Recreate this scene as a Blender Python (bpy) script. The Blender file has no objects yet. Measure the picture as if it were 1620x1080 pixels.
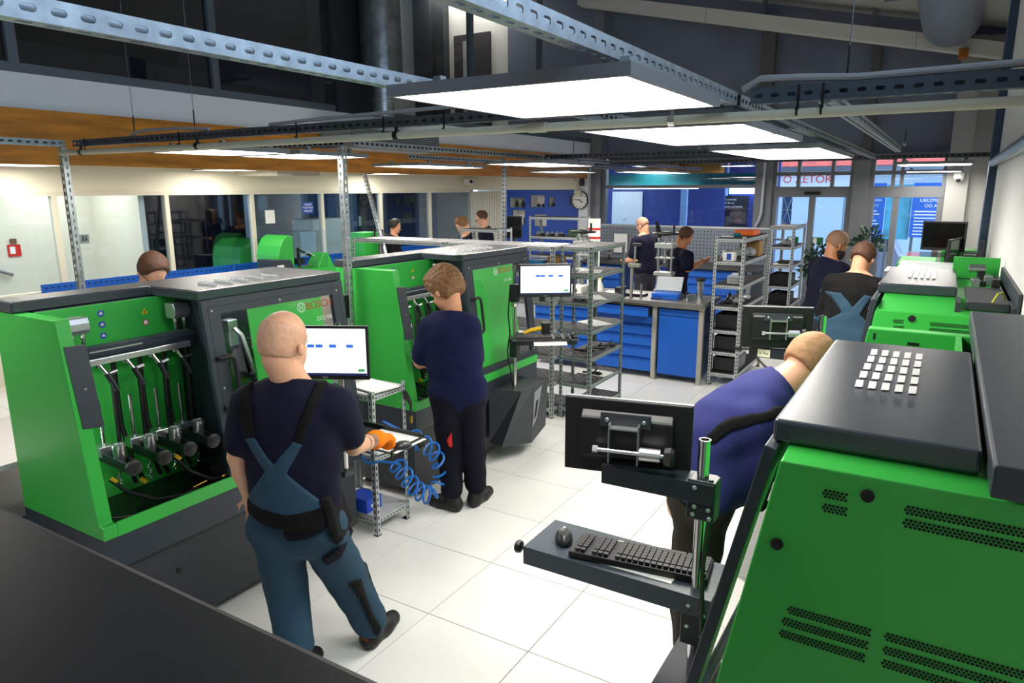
import bpy, bmesh, math, random
import numpy as np
from mathutils import Vector, Matrix, Euler
random.seed(7); RNG = np.random.default_rng(7)
scene = bpy.context.scene
COL = scene.collection
PI = math.pi

# ------------------------------------------------------------------ camera
cam_d = bpy.data.cameras.new('camera'); cam = bpy.data.objects.new('camera', cam_d); COL.objects.link(cam)
cam_d.sensor_width = 36.0; cam_d.lens = 36.0*1117.0/1620.0; cam_d.clip_start = .05; cam_d.clip_end = 200
_p, _y, _r = .2125, -.547, -.003
_f = Vector((math.sin(_y)*math.cos(_p), math.cos(_y)*math.cos(_p), -math.sin(_p)))
_rt = Vector((math.cos(_y), -math.sin(_y), 0)); _up = _rt.cross(_f)
_r2 = _rt*math.cos(_r)+_up*math.sin(_r); _u2 = -_rt*math.sin(_r)+_up*math.cos(_r)
cam.matrix_world = Matrix(((_r2.x,_u2.x,-_f.x,2.095),(_r2.y,_u2.y,-_f.y,-2.595),(_r2.z,_u2.z,-_f.z,2.165),(0,0,0,1)))
scene.camera = cam

# ------------------------------------------------------------------ sky, exposure
w = bpy.data.worlds.new('sky'); scene.world = w; w.use_nodes = True
_bg = w.node_tree.nodes['Background']; _bg.inputs[0].default_value = (.56,.74,1,1); _bg.inputs[1].default_value = 3.6
vs = scene.view_settings; vs.view_transform = 'Standard'; vs.look = 'None'; vs.gamma = 1; vs.use_curve_mapping = False
vs.exposure = 0.32
PANEL_POWER = 17.0       # emission of the LED ceiling panels

# ------------------------------------------------------------------ materials
def lin(h):
    h = h.lstrip('#'); o = []
    for i in (0,2,4):
        c = int(h[i:i+2],16)/255
        o.append(c/12.92 if c <= .04045 else ((c+.055)/1.055)**2.4)
    return (*o,1)
MATS = {}
def mat(name, col, rough=.5, metal=0, bump=0, bscale=40, vary=0, vscale=6, coat=0, spec=.5, emit=0, aniso=None, ramp=None):
    if name in MATS: return MATS[name]
    m = bpy.data.materials.new(name); m.use_nodes = True; nt = m.node_tree; b = nt.nodes['Principled BSDF']
    c = lin(col) if isinstance(col,str) else col
    b.inputs['Base Color'].default_value = c; b.inputs['Roughness'].default_value = rough; b.inputs['Metallic'].default_value = metal
    b.inputs['Specular IOR Level'].default_value = spec
    if coat: b.inputs['Coat Weight'].default_value = coat; b.inputs['Coat Roughness'].default_value = .08
    if emit: b.inputs['Emission Color'].default_value = c; b.inputs['Emission Strength'].default_value = emit
    if bump or vary:
        tc = nt.nodes.new('ShaderNodeTexCoord')
    if vary:
        n = nt.nodes.new('ShaderNodeTexNoise'); n.inputs['Scale'].default_value = vscale; n.inputs['Detail'].default_value = 6
        mp = nt.nodes.new('ShaderNodeMapping'); nt.links.new(tc.outputs['Object'], mp.inputs[0])
        if aniso: mp.inputs['Scale'].default_value = aniso
        nt.links.new(mp.outputs[0], n.inputs['Vector'])
        r = nt.nodes.new('ShaderNodeMapRange'); r.inputs[1].default_value=.3; r.inputs[2].default_value=.7
        r.inputs[3].default_value = 1-vary; r.inputs[4].default_value = 1+vary
        nt.links.new(n.outputs['Fac'], r.inputs[0])
        mx = nt.nodes.new('ShaderNodeVectorMath'); mx.operation='SCALE'; mx.inputs[0].default_value = c[:3]
        nt.links.new(r.outputs[0], mx.inputs['Scale']); nt.links.new(mx.outputs[0], b.inputs['Base Color'])
    if bump:
        n2 = nt.nodes.new('ShaderNodeTexNoise'); n2.inputs['Scale'].default_value = bscale; n2.inputs['Detail'].default_value = 3
        nt.links.new(tc.outputs['Object'], n2.inputs['Vector'])
        bp = nt.nodes.new('ShaderNodeBump'); bp.inputs['Strength'].default_value = bump; bp.inputs['Distance'].default_value = .01
        nt.links.new(n2.outputs['Fac'], bp.inputs['Height']); nt.links.new(bp.outputs[0], b.inputs['Normal'])
    MATS[name] = m; return m
def glass(name, tint=(1,1,1), refl=1.0, base=.04):
    if name in MATS: return MATS[name]
    m = bpy.data.materials.new(name); m.use_nodes = True; nt = m.node_tree; nt.nodes.clear()
    o = nt.nodes.new('ShaderNodeOutputMaterial'); mx = nt.nodes.new('ShaderNodeMixShader')
    t = nt.nodes.new('ShaderNodeBsdfTransparent'); t.inputs[0].default_value = (*tint,1)
    g = nt.nodes.new('ShaderNodeBsdfGlossy'); g.inputs['Roughness'].default_value = .02
    fr = nt.nodes.new('ShaderNodeFresnel'); fr.inputs[0].default_value = 1.5
    ma = nt.nodes.new('ShaderNodeMath'); ma.operation='MULTIPLY'; ma.inputs[1].default_value = refl; ma.use_clamp = True
    ge = nt.nodes.new('ShaderNodeNewGeometry'); iv = nt.nodes.new('ShaderNodeMath'); iv.operation='SUBTRACT'; iv.inputs[0].default_value = 1
    nt.links.new(ge.outputs['Backfacing'], iv.inputs[1]); m2 = nt.nodes.new('ShaderNodeMath'); m2.operation='MULTIPLY'
    nt.links.new(fr.outputs[0], ma.inputs[0]); nt.links.new(ma.outputs[0], m2.inputs[0]); nt.links.new(iv.outputs[0], m2.inputs[1]); nt.links.new(m2.outputs[0], mx.inputs[0])
    nt.links.new(t.outputs[0], mx.inputs[1]); nt.links.new(g.outputs[0], mx.inputs[2]); nt.links.new(mx.outputs[0], o.inputs[0])
    MATS[name] = m; return m
def emitter(name, col, s):
    if name in MATS: return MATS[name]
    m = bpy.data.materials.new(name); m.use_nodes = True; b = m.node_tree.nodes['Principled BSDF']
    c = lin(col) if isinstance(col,str) else col
    b.inputs['Base Color'].default_value = c; b.inputs['Emission Color'].default_value = c; b.inputs['Emission Strength'].default_value = s
    MATS[name] = m; return m

GREEN = mat('green_enamel','#38b346',.36,bump=.04,bscale=300)
DARK = mat('anthracite_enamel','#2c343e',.42,bump=.10,bscale=450)
DARKG = mat('graphite_enamel','#2b3036',.5,bump=.08,bscale=400)
LID = mat('textured_anthracite','#333a43',.27,bump=.06,bscale=600,spec=.9)
BLACK = mat('black_plastic','#101113',.45)
MATTE = mat('black_rubber','#0b0b0c',.8)
CHROME = mat('chrome','#d8d8d8',.14,1)
STEEL = mat('brushed_steel','#b9bcbd',.32,1,vary=.12,vscale=30)
ALU = mat('aluminium','#c6c9cb',.38,.9)
GALV = mat('galvanised_steel','#aab2b6',.36,.85,vary=.22,vscale=22)
GALVD = mat('grey_galvanised_steel','#6f767c',.5,.6,vary=.15,vscale=18)
RACKM = mat('rack_grey_steel','#b6bcbd',.42,.5,vary=.08,vscale=15)
HOLE = mat('slot_shadow','#0c0d0f',.9)
BLUE = mat('blue_enamel','#0a55b4',.42,vary=.04)
WHITE = mat('white_paint','#e6e6e2',.6)
PAPER = mat('white_paper','#f0f0ee',.7)
FELT = mat('dark_felt_mat','#26262a',.9,vary=.3,vscale=20)
GREYAL = mat('grey_aluminium_frame','#7f8286',.45,.35)
BRASS = mat('brass','#b08a3e',.3,1)
YELLOW = mat('yellow_plastic','#e8b70a',.45)
ORANGE = mat('orange_plastic','#f06a10',.5)
RED = mat('red_plastic','#c81e14',.45)
CLEAR = glass('clear_glass')
SHOW = glass('tinted_glass',(.78,.85,.92),1.6)
MESS = mat('dark_metal_parts','#3a3b3c',.4,.7,vary=.6,vscale=25)

# ------------------------------------------------------------------ mesh builder
class MB:
    def __init__(s): s.v=[]; s.f=[]; s.mi=[]; s.cur=0; s.X=None
    def add(s, vs, fs):
        o=len(s.v)
        if s.X is not None: vs=[s.X@Vector(v) for v in vs]
        s.v += [tuple(v) for v in vs]; s.f += [tuple(i+o for i in f) for f in fs]; s.mi += [s.cur]*len(fs); return s
    def box(s,x0,x1,y0,y1,z0,z1):
        return s.add([(x0,y0,z0),(x1,y0,z0),(x1,y1,z0),(x0,y1,z0),(x0,y0,z1),(x1,y0,z1),(x1,y1,z1),(x0,y1,z1)],
          [(0,3,2,1),(4,5,6,7),(0,1,5,4),(1,2,6,5),(2,3,7,6),(3,0,4,7)])
    def cbox(s,c,sz,M=None):
        h=[q/2 for q in sz]; vs=[Vector((a*h[0],b*h[1],d*h[2])) for d in(-1,1) for a,b in((-1,-1),(1,-1),(1,1),(-1,1))]
        if M is not None: vs=[M@v for v in vs]
        return s.add([v+Vector(c) for v in vs],[(0,3,2,1),(4,5,6,7),(0,1,5,4),(1,2,6,5),(2,3,7,6),(3,0,4,7)])
    def prism(s,poly,ax,a,b):
        def P(p,t): return {'x':(t,p[0],p[1]),'y':(p[0],t,p[1]),'z':(p[0],p[1],t)}[ax]
        n=len(poly); vs=[P(p,a) for p in poly]+[P(p,b) for p in poly]
        return s.add(vs,[tuple(range(n))[::-1],tuple(range(n,2*n))]+[(i,(i+1)%n,n+(i+1)%n,n+i) for i in range(n)])
    def tube(s,path,r,n=8,caps=True):
        path=[Vector(p) for p in path]; m=len(path); rs=r if isinstance(r,(list,tuple)) else [r]*m; vs=[]
        up=None
        for i,p in enumerate(path):
            t=(path[min(i+1,m-1)]-path[max(i-1,0)]).normalized()
            if up is None:
                up=t.orthogonal().normalized()
            up=(up-t*up.dot(t)); up=up.normalized() if up.length>1e-6 else t.orthogonal().normalized()
            q=t.cross(up)
            vs+=[p+(up*math.cos(2*PI*k/n)+q*math.sin(2*PI*k/n))*rs[i] for k in range(n)]
        fs=[(i*n+k,i*n+(k+1)%n,(i+1)*n+(k+1)%n,(i+1)*n+k) for i in range(m-1) for k in range(n)]
        if caps: fs+=[tuple(range(n))[::-1],tuple((m-1)*n+k for k in range(n))]
        return s.add(vs,fs)
    def cyl(s,a,b,r,r2=None,n=14): return s.tube([a,b],[r,r if r2 is None else r2],n)
    def lathe(s,prof,c=(0,0,0),n=20,axis=(0,0,1),caps=True):
        ax=Vector(axis).normalized(); u=ax.orthogonal().normalized(); q=ax.cross(u); c=Vector(c); m=len(prof)
        vs=[c+ax*z+(u*math.cos(2*PI*k/n)+q*math.sin(2*PI*k/n))*max(r,1e-4) for r,z in prof for k in range(n)]
        fs=[(i*n+k,i*n+(k+1)%n,(i+1)*n+(k+1)%n,(i+1)*n+k) for i in range(m-1) for k in range(n)]
        if caps: fs+=[tuple(range(n))[::-1],tuple((m-1)*n+k for k in range(n))]
        return s.add(vs,fs)
    def quad(s,a,b,c,d): return s.add([a,b,c,d],[(0,1,2,3)])
    def ball(s,c,r,n=10,sc=(1,1,1)):
        m=n//2; prof=[(math.sin(PI*i/m),-math.cos(PI*i/m)) for i in range(m+1)]
        vs=[(c[0]+r*sc[0]*a*math.cos(2*PI*k/n),c[1]+r*sc[1]*a*math.sin(2*PI*k/n),c[2]+r*sc[2]*z) for a,z in prof for k in range(n)]
        return s.add(vs,[(i*n+k,i*n+(k+1)%n,(i+1)*n+(k+1)%n,(i+1)*n+k) for i in range(m) for k in range(n)])
    def mesh(s,name,mats,smooth=False,clean=True):
        me=bpy.data.meshes.new(name); me.from_pydata(s.v,[],s.f)
        if not isinstance(mats,(list,tuple)): mats=[mats]
        for m in mats: me.materials.append(m)
        me.polygons.foreach_set('material_index',s.mi)
        if clean:
            bm=bmesh.new(); bm.from_mesh(me); bmesh.ops.remove_doubles(bm,verts=bm.verts,dist=1e-5)
            bmesh.ops.dissolve_degenerate(bm,dist=1e-6,edges=bm.edges)
            bmesh.ops.recalc_face_normals(bm,faces=bm.faces); bm.to_mesh(me); bm.free()
        if smooth:
            me.shade_smooth(); me.set_sharp_from_angle(angle=math.radians(38))
        me.update(); return me
    def build(s,name,mats,parent=None,smooth=False,bevel=0,label=None,kind=None,seg=2):
        o=bpy.data.objects.new(name,s.mesh(name,mats,smooth)); COL.objects.link(o); o.parent=parent
        if bevel:
            b=o.modifiers.new('b','BEVEL'); b.width=bevel; b.segments=seg; b.limit_method='ANGLE'; b.angle_limit=math.radians(40); b.harden_normals=False
        if label: o['label']=label
        if kind: o['kind']=kind
        return o
def thing(name,label,cat,loc=(0,0,0),rz=0,group=None):
    o=bpy.data.objects.new(name,None); COL.objects.link(o); o.location=loc; o.rotation_euler=(0,0,rz); o.empty_display_size=.1
    o['label']=label; o['category']=cat
    if group: o['group']=group
    return o
def tag(o,label,cat,group=None):
    o['label']=label; o['category']=cat
    if group: o['group']=group
    return o
def struct(name,mb,m,parent=None,bevel=0,smooth=False):
    o=mb.build(name,m,parent,smooth,bevel)
    if parent is None: o['kind']='structure'
    return o
def sempty(name,loc=(0,0,0)):
    o=bpy.data.objects.new(name,None); COL.objects.link(o); o.location=loc; o['kind']='structure'; return o
def dup(root,loc,rz=None,label=None,group=None):
    r=root.copy(); COL.objects.link(r); r.location=loc
    if rz is not None: r.rotation_euler=(0,0,rz)
    if label: r['label']=label
    if group: r['group']=group
    for ch in list(root.children):
        c=ch.copy(); COL.objects.link(c); c.parent=r
        for g in ch.children:
            d=g.copy(); COL.objects.link(d); d.parent=c
    return r
def inst(name,me,loc,parent=None,rot=(0,0,0),scale=(1,1,1)):
    o=bpy.data.objects.new(name,me); COL.objects.link(o); o.parent=parent; o.location=loc; o.rotation_euler=rot; o.scale=scale; return o
def text(name,body,size,m,parent,matrix,extrude=.0006,align='CENTER'):
    c=bpy.data.curves.new(name,'FONT'); c.body=body; c.size=size; c.align_x=align; c.align_y='CENTER'; c.extrude=extrude; c.resolution_u=3
    t=bpy.data.objects.new(name,c); COL.objects.link(t); dg=bpy.context.evaluated_depsgraph_get()
    me=bpy.data.meshes.new_from_object(t.evaluated_get(dg)); bpy.data.objects.remove(t)
    me.materials.clear(); me.materials.append(m)
    o=bpy.data.objects.new(name,me); COL.objects.link(o); o.parent=parent; o.matrix_local=matrix; return o
def basis(o,x,y):
    x=Vector(x).normalized(); y=Vector(y); y=(y-x*y.dot(x)).normalized(); z=x.cross(y)
    return Matrix(((x.x,y.x,z.x,o[0]),(x.y,y.y,z.y,o[1]),(x.z,y.z,z.z,o[2]),(0,0,0,1)))
def holed(mb,rect,holes,fn):
    # rect (u0,u1,v0,v1) cut into boxes around the rectangular holes; fn(u0,u1,v0,v1) adds one box
    us=sorted({rect[0],rect[1],*[h[i] for h in holes for i in (0,1)]}); vs_=sorted({rect[2],rect[3],*[h[i] for h in holes for i in (2,3)]})
    for a,b in zip(us,us[1:]):
        run=None
        for c,d in zip(vs_,vs_[1:]):
            inside=any(h[0]<=a and b<=h[1] and h[2]<=c and d<=h[3] for h in holes)
            if not inside:
                run=[c,d] if run is None else [run[0],d]
            elif run: fn(a,b,*run); run=None
        if run: fn(a,b,*run)
# =================================================================== STRUCTURE
# floor: white raised-floor tiles of 0.6 m on a dark slab
TILE = mat('white_floor_tile','#e9e8e4',.30,bump=.02,bscale=60,vary=.03,vscale=3)
floor = struct('floor', MB().box(-12,2.9,-7,10.3,-.08,-.014), mat('floor_joint','#171513',.95,spec=.1))
_t = MB().box(-.2974,.2974,-.2974,.2974,-.013,0).mesh('floor_tile',TILE)
for i in range(-5,4):
    for j in range(-3,17):
        inst('floor_tile',_t,((i+.5)*.6,(j+.5)*.6,0),floor)
rest = MB()
for i in range(-20,5):
    for j in range(-11,17):
        if not(-5<=i<4 and -3<=j<17):
            x,y=(i+.5)*.6,(j+.5)*.6; rest.box(x-.2982,x+.2982,y-.2982,y+.2982,-.013,0)
rest.build('outer_floor_tiles',TILE,floor,kind='stuff')

CREAM = mat('cream_plaster','#e9e2cd',.7,bump=.03,bscale=80)
WPL = mat('white_plaster','#d9d9d8',.75,bump=.04,bscale=60,vary=.03)
GPL = mat('grey_plaster','#9a9ea2',.75)
TIMBER = mat('varnished_timber','#bf7a22',.45,vary=.35,vscale=3,aniso=(.6,.6,6),bump=.1,bscale=12)
SLATE = mat('slate_cladding','#6d7688',.6,vary=.12,vscale=1.5)
ROOFM = mat('roof_sheet','#a5a49e',.8,vary=.1,vscale=2)

def roofz(x): return 4.17+(2.15-x)*.228
# roof: one sloping sheet with purlins and a pale edge beam
rb=MB(); rb.add([(-12,-7,roofz(-12)+.3),(2.9,-7,roofz(2.9)+.3),(2.9,10.5,roofz(2.9)+.3),(-12,10.5,roofz(-12)+.3),
 (-12,-7,roofz(-12)+.45),(2.9,-7,roofz(2.9)+.45),(2.9,10.5,roofz(2.9)+.45),(-12,10.5,roofz(-12)+.45)],[(0,3,2,1),(4,5,6,7),(0,1,5,4),(1,2,6,5),(2,3,7,6),(3,0,4,7)])
ceiling=struct('ceiling',rb,ROOFM)
BEAMW=mat('pale_beam_paint','#d2d2cc',.7)
b=MB(); b.prism([(-4,roofz(-4)-.18),(2.5,roofz(2.5)-.18),(2.5,roofz(2.5)+.02),(-4,roofz(-4)+.02)],'y',9.7,9.95)
struct('trim_1',b,BEAMW)
b=MB()
for x in (-.75,.85,2.1): b.box(x-.03,x+.03,9.78,9.86,roofz(x),roofz(x)+.32)
struct('trim_2',b,GALVD)

# right wall: near part proud, recess with a slate-blue steel column and brace, pale wall beyond
wr=MB().box(2.55,2.9,5.05,10.5,0,4.5); ADDED_WINDOWS=[(-6.4,-4.6,2.85,4.2),(-4.4,-2.6,2.85,4.2),(-2.4,-.6,2.85,4.2),(-.4,1.4,2.85,4.2)]
holed(wr,(-7,5.05,0,4.5),ADDED_WINDOWS,lambda a,c,e,f: wr.box(2.42,2.9,a,c,e,f)); struct('wall_right',wr,WPL)
for n,(a,c,e,f) in enumerate(ADDED_WINDOWS):  # unseen high windows, added to let bluish daylight onto the channels
    q=sempty('window_%d'%(60+n)); MB().box(2.6,2.66,a,c,e,e+.06).box(2.6,2.66,a,c,f-.06,f).box(2.6,2.66,a,a+.06,e+.06,f-.06).box(2.6,2.66,c-.06,c,e+.06,f-.06).build('frame',GREYAL,q)
    MB().quad((2.63,a+.06,e+.06),(2.63,c-.06,e+.06),(2.63,c-.06,f-.06),(2.63,a+.06,f-.06)).build('pane',CLEAR,q)
SBLUE=mat('slate_blue_steel','#3d4f6e',.5,.2)
b=MB().box(2.36,2.55,5.06,5.3,0,4.4)
struct('trim_3',b,SBLUE)
struct('trim_4',MB().prism([(5.45,1.0),(5.55,1.0),(6.5,3.1),(6.4,3.1)],'x',2.50,2.55),SBLUE)
# wall behind the camera
struct('wall_front',MB().box(-12,2.9,-7.2,-7,0,7.6),GPL)
# right pilaster beside the glass doors
struct('trim_5', MB().box(2.02,2.3,10.1,10.5,0,4.3).box(2.3,2.56,10.2,10.5,0,4.3), mat('pale_grey_cladding','#a9a9a6',.6))

# ---- left side: glazed partition under the mezzanine
wl=MB().box(-6.9,-6.8,-7,10.3,0,.98)
wall_left=struct('wall_left',wl,CREAM)
struct('wall_left_header',MB().box(-6.92,-6.8,-7,10.3,2.15,2.52).box(-6.8,-5.9,4.35,4.75,2.36,2.5),CREAM,wall_left)
struct('cable_duct',MB().box(-5.9,-5.6,4.3,4.8,2.36,2.5),mat('taupe_metal','#a59c92',.6),wall_left)
muls=[-.9,.35,1.78,3.18,4.55,5.95,7.39,8.85,10.24]
FRM=mat('cream_frame','#d8d3c0',.5)
for n,(a,c) in enumerate(zip(muls,muls[1:])):
    wnd=sempty('window_%d'%(n+1))
    MB().box(-6.85,-6.77,a-.03,a+.03,.98,2.15).build('mullion',FRM,wnd)
    MB().box(-6.85,-6.77,a+.03,c-.03,.98,1.02).box(-6.85,-6.77,a+.03,c-.03,2.10,2.15).build('rail',FRM,wnd)
    MB().box(-6.812,-6.806,a+.03,c-.03,1.02,2.10).build('pane',SHOW,wnd)
# rooms behind the partition
OFF=mat('pale_corridor_paint','#dedac9',.7)
struct('wall_corridor',MB().box(-8.1,-8.0,-7,2.9,0,2.5).box(-8.1,-6.9,2.86,2.94,0,2.5),OFF)
DNAVY=mat('dark_office_wall','#2a3444',.7)
struct('wall_office',MB().box(-11.6,-11.5,2.9,10.3,0,2.5),DNAVY)
struct('wall_lobby_left',MB().box(-9.2,-9.1,6.3,10.3,0,2.5),mat('lobby_grey','#aab0b4',.6))
struct('wall_lobby',MB().box(-11.6,-6.8,10.3,10.4,0,2.72),mat('lobby_grey','#aab0b4',.6))
struct('trim_6',MB().box(-11.6,-3.9,-7,10.4,2.50,2.72),mat('soffit_board','#b9b3a4',.8))     # soffit under the mezzanine
# mezzanine edge: timber beam, white parapet band, glazing above
struct('trim_7',MB().box(-4.02,-3.88,-7,10.24,2.36,2.765),TIMBER)
struct('trim_8',MB().box(-4.04,-3.90,-7,10.24,2.765,3.02),mat('parapet_white','#dfe2e6',.7))
mz=[-1.5,.215,1.94,3.5]
DGL=glass('dark_upper_glass',(.34,.38,.42),2.2)
MUL=mat('upper_frame_grey','#5d6670',.5,.3)
for n,(a,c) in enumerate(zip(mz,mz[1:])):
    wnd=sempty('window_%d'%(n+20))
    MB().box(-3.98,-3.90,a-.035,a+.035,3.02,5.6).build('mullion',MUL,wnd)
    MB().box(-3.98,-3.90,a+.035,c-.035,3.02,3.09).build('rail',MUL,wnd)
    MB().box(-3.945,-3.938,a+.035,c-.035,3.09,5.6).build('pane',DGL,wnd)
for n,(a,c) in enumerate(((4.3,6.2),(6.2,8.2),(8.2,10.2))):
    wnd=sempty('window_%d'%(n+23))
    MB().box(-3.98,-3.90,a-.035,a+.035,3.02,5.6).build('mullion',MUL,wnd)
    MB().box(-3.98,-3.90,a+.035,c-.035,3.02,3.09).build('rail',MUL,wnd)
    if n<1: MB().box(-3.945,-3.938,a+.035,c-.035,3.09,5.6).build('pane',CLEAR,wnd)
struct('trim_9',MB().box(-4.1,-3.90,3.5,4.3,3.02,5.6),mat('dark_riser','#262b31',.6))
# upper floor interior
UW=mat('upper_wall_white','#dcdcd8',.7)
struct('wall_upper_end',MB().box(-11.6,-5.8,10.25,10.4,2.72,6.8),UW)
struct('wall_upper_left',MB().box(-11.6,-11.4,-7,10.3,2.72,7.2),SLATE)
dr=MB().box(-7.1,-6.2,10.2,10.25,2.72,5.28); d=struct('door_1',dr,mat('dark_door','#3c3a3a',.5))
MB().box(-6.86,-6.74,10.185,10.2,3.3,5.15).build('glass_strip',mat('frosted_strip','#9c9c9a',.4),d)
struct('trim_10',MB().box(-8.05,-7.6,10.05,10.25,2.72,6.6).box(-7.45,-7.25,10.05,10.25,2.72,6.6),mat('dark_riser','#262b31',.6))
struct('trim_11',MB().box(-5.8,-3.6,10.24,10.4,2.72,6.0),SLATE)
# ---- back wall
BWALL=mat('back_blue_panel','#1f4aa8',.5)
cub=[(-5.79,-5.41,1.79,1.985),(-5.29,-4.95,1.80,2.04),(-4.86,-4.71,1.81,2.0),(-4.375,-4.20,1.84,2.03),(-5.72,-5.41,1.44,1.74),(-5.2,-4.9,1.42,1.66)]
wb=MB(); holed(wb,(-5.92,-4.05,0,2.15),cub,lambda a,c,e,f: wb.box(a,c,10.26,10.30,e,f))
wall_back=struct('wall_back',wb,BWALL)
for c in cub:
    m=MB(); x0,x1,z0,z1=c
    m.box(x0,x1,10.55,10.56,z0,z1).box(x0-.01,x0,10.30,10.56,z0,z1).box(x1,x1+.01,10.30,10.56,z0,z1).box(x0,x1,10.30,10.56,z0-.01,z0).box(x0,x1,10.30,10.56,z1,z1+.01)
    m.build('niche',WHITE,wall_back)
m=MB()
for k in range(14): m.box(-6.78+k*.062,-6.78+k*.062+.05,10.27,10.30,0,2.12)
m.build('slatted_panel',mat('white_slats','#d5d2c4',.6),wall_back)
MB().box(-6.8,-4.05,10.22,10.4,2.15,2.52).build('header',CREAM,wall_back)
MB().box(-6.8,-4.05,10.56,10.6,0,2.6).build('backing',WHITE,wall_back)
struct('trim_12',MB().box(-4.05,-3.86,10.0,10.4,0,2.6),mat('pillar_white','#dcdce2',.6))
struct('trim_13',MB().box(-3.86,-3.66,10.12,10.4,0,5.6),GREYAL)
# dark infill above the doors, between slender mullions
bi=MB(); bi.prism([(-3.6,2.68),(2.3,2.68),(2.3,roofz(2.3)+.32),(-3.6,roofz(-3.6)+.32)],'y',10.34,10.42); bi.box(2.3,2.6,10.3,10.42,2.68,4.6)
struct('wall_back_upper',bi,SLATE)
struct('trim_14',MB().box(-.85,-.62,10.2,10.34,2.68,4.9).box(.83,.95,10.22,10.34,2.68,4.5),mat('taupe_mullion','#59585a',.6))
# glazed bays of the back front: showroom bay + two door bays
def bay(n,x0,x1,xs,zs,m=GREYAL,t=.045,pane=CLEAR,kind='window'):
    e=sempty('%s_%d'%(kind,n))
    for x in xs: MB().box(x-t,x+t,10.2,10.32,zs[0],zs[-1]).build('mullion',m,e)
    for z in zs: MB().box(x0,x1,10.205,10.315,z-.03,z+.03).build('transom',m,e)
    for a,c in zip(xs,xs[1:]):
        for p,q in zip(zs,zs[1:]):
            MB().box(a+t,c-t,10.255,10.262,p+.03,q-.03).build('pane',pane,e)
    return e
bay(40,-3.66,-.75,[-3.62,-.72],[.06,2.2,2.66],pane=SHOW)
struct('trim_15',MB().box(-.78,-.50,10.12,10.40,0,2.68),GREYAL)
struct('trim_16',MB().box(.74,.98,10.12,10.40,0,2.68),GREYAL)
def doorbay(n,x0,x1,split,mid):
    bay(n,x0,x1,[x0+.03,*mid,x1-.03],[2.16,2.40,2.66],t=.025)
    e=sempty('door_%d'%n)
    for x in (x0+.04,split,x1-.04): MB().box(x-.045,x+.045,10.2,10.32,.04,2.02).build('stile',GREYAL,e)
    MB().box(x0,x1,10.19,10.33,2.02,2.16).build('head_rail',GREYAL,e)
    for a,c in ((x0+.085,split-.045),(split+.045,x1-.085)):
        MB().box(a,c,10.22,10.31,.04,.30).build('bottom_rail',GREYAL,e)
        MB().box(a,c,10.255,10.262,.30,2.02).build('pane',CLEAR,e)
    return e
d2=doorbay(2,-.5,.74,.14,[-.1,.42])
d3=doorbay(3,.98,2.02,1.37,[1.3,1.42])
MB().box(.02,.26,10.14,10.19,2.06,2.11).build('door_closer',BLACK,d2)
EXITG=mat('exit_green','#0c6a33',.5)
for k,(x,z) in enumerate(((-.12,1.30),(.27,1.30))):
    s=MB().box(x-.09,x+.09,10.242,10.25,z-.06,z+.06).build('exit_sticker',EXITG,d2)
    MB().box(x-.07,x-.01,10.238,10.242,z-.05,z+.05).build('pictogram',PAPER,s)
# showroom beyond the glass bay
struct('wall_showroom',MB().box(-6,-2.05,13.0,13.1,0,2.75).box(-2.05,-1.0,13.3,13.4,0,2.75),mat('showroom_wall','#2a3f8e',.6))
struct('wall_showroom_side',MB().box(-.74,-.66,10.42,11.2,0,2.9),mat('pale_partition','#c4d2de',.6))
struct('trim_17',MB().box(-6,-.72,11.6,11.75,2.22,2.46),mat('teal_beam','#0e6f74',.5))
struct('trim_18',MB().box(-6,-.6,10.42,13.4,2.85,2.95),mat('showroom_ceiling','#6b7076',.8))
struct('trim_19',MB().box(-3.62,-2.95,11.9,12.9,2.48,2.85).box(-2.85,-2.05,12.6,12.9,2.46,2.85),TIMBER)
# street outside
struct('floor_street',MB().box(-9,14,10.5,40,-.25,-.12),mat('street_paving','#84898d',.8,vary=.1,vscale=.6))
struct('trim_20',MB().box(-6,2.9,10.42,13.4,-.12,-.02),mat('showroom_floor','#8d8f92',.4))
HOUSE=mat('white_house_wall','#9db4c4',.8)
house=thing('street_house','white house across the street with red tiled roof and shop sign','building',(0,19,0))
m=MB(); holed(m,(-9,14,-.1,2.75),[(-2.0,-1.72,1.1,2.0),(-.4,.5,0,2.1),(2.2,3.4,.8,2.0)],lambda a,c,e,f: m.box(a,c,0,.3,e,f)); m.build('wall',HOUSE,house)
MB().prism([(-.5,2.75),(2.5,2.75),(2.5,5)],'x',-9,14).build('roof',mat('red_roof','#a9483f',.8,vary=.2,vscale=4),house)
for x0,x1,z0,z1 in ((-2.0,-1.72,1.1,2.0),(2.2,3.4,.8,2.0)):
    f=MB().box(x0,x1,.15,.2,z0,z1).build('window',mat('house_window','#39506b',.2),house)
    MB().tube([(x0,.12,z0),(x1,.12,z1)],.01,6).tube([(x1,.12,z0),(x0,.12,z1)],.01,6).tube([(x0,.12,(z0+z1)/2),(x1,.12,(z0+z1)/2)],.008,6).build('grille',GALV,f)
MB().box(-.4,.5,.12,.16,0,2.1).build('door',mat('pale_door','#7f93a3',.6),house)
sg=MB().box(-3.2,-.15,-.12,0,2.18,2.62).build('sign_board',mat('sign_white','#b9c6ce',.6),house)
text('lettering','TO ZETOR',.30,mat('sign_red','#c43a34',.6),sg,basis((-1.45,-.125,2.4),(1,0,0),(0,0,1)),.004)
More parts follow.
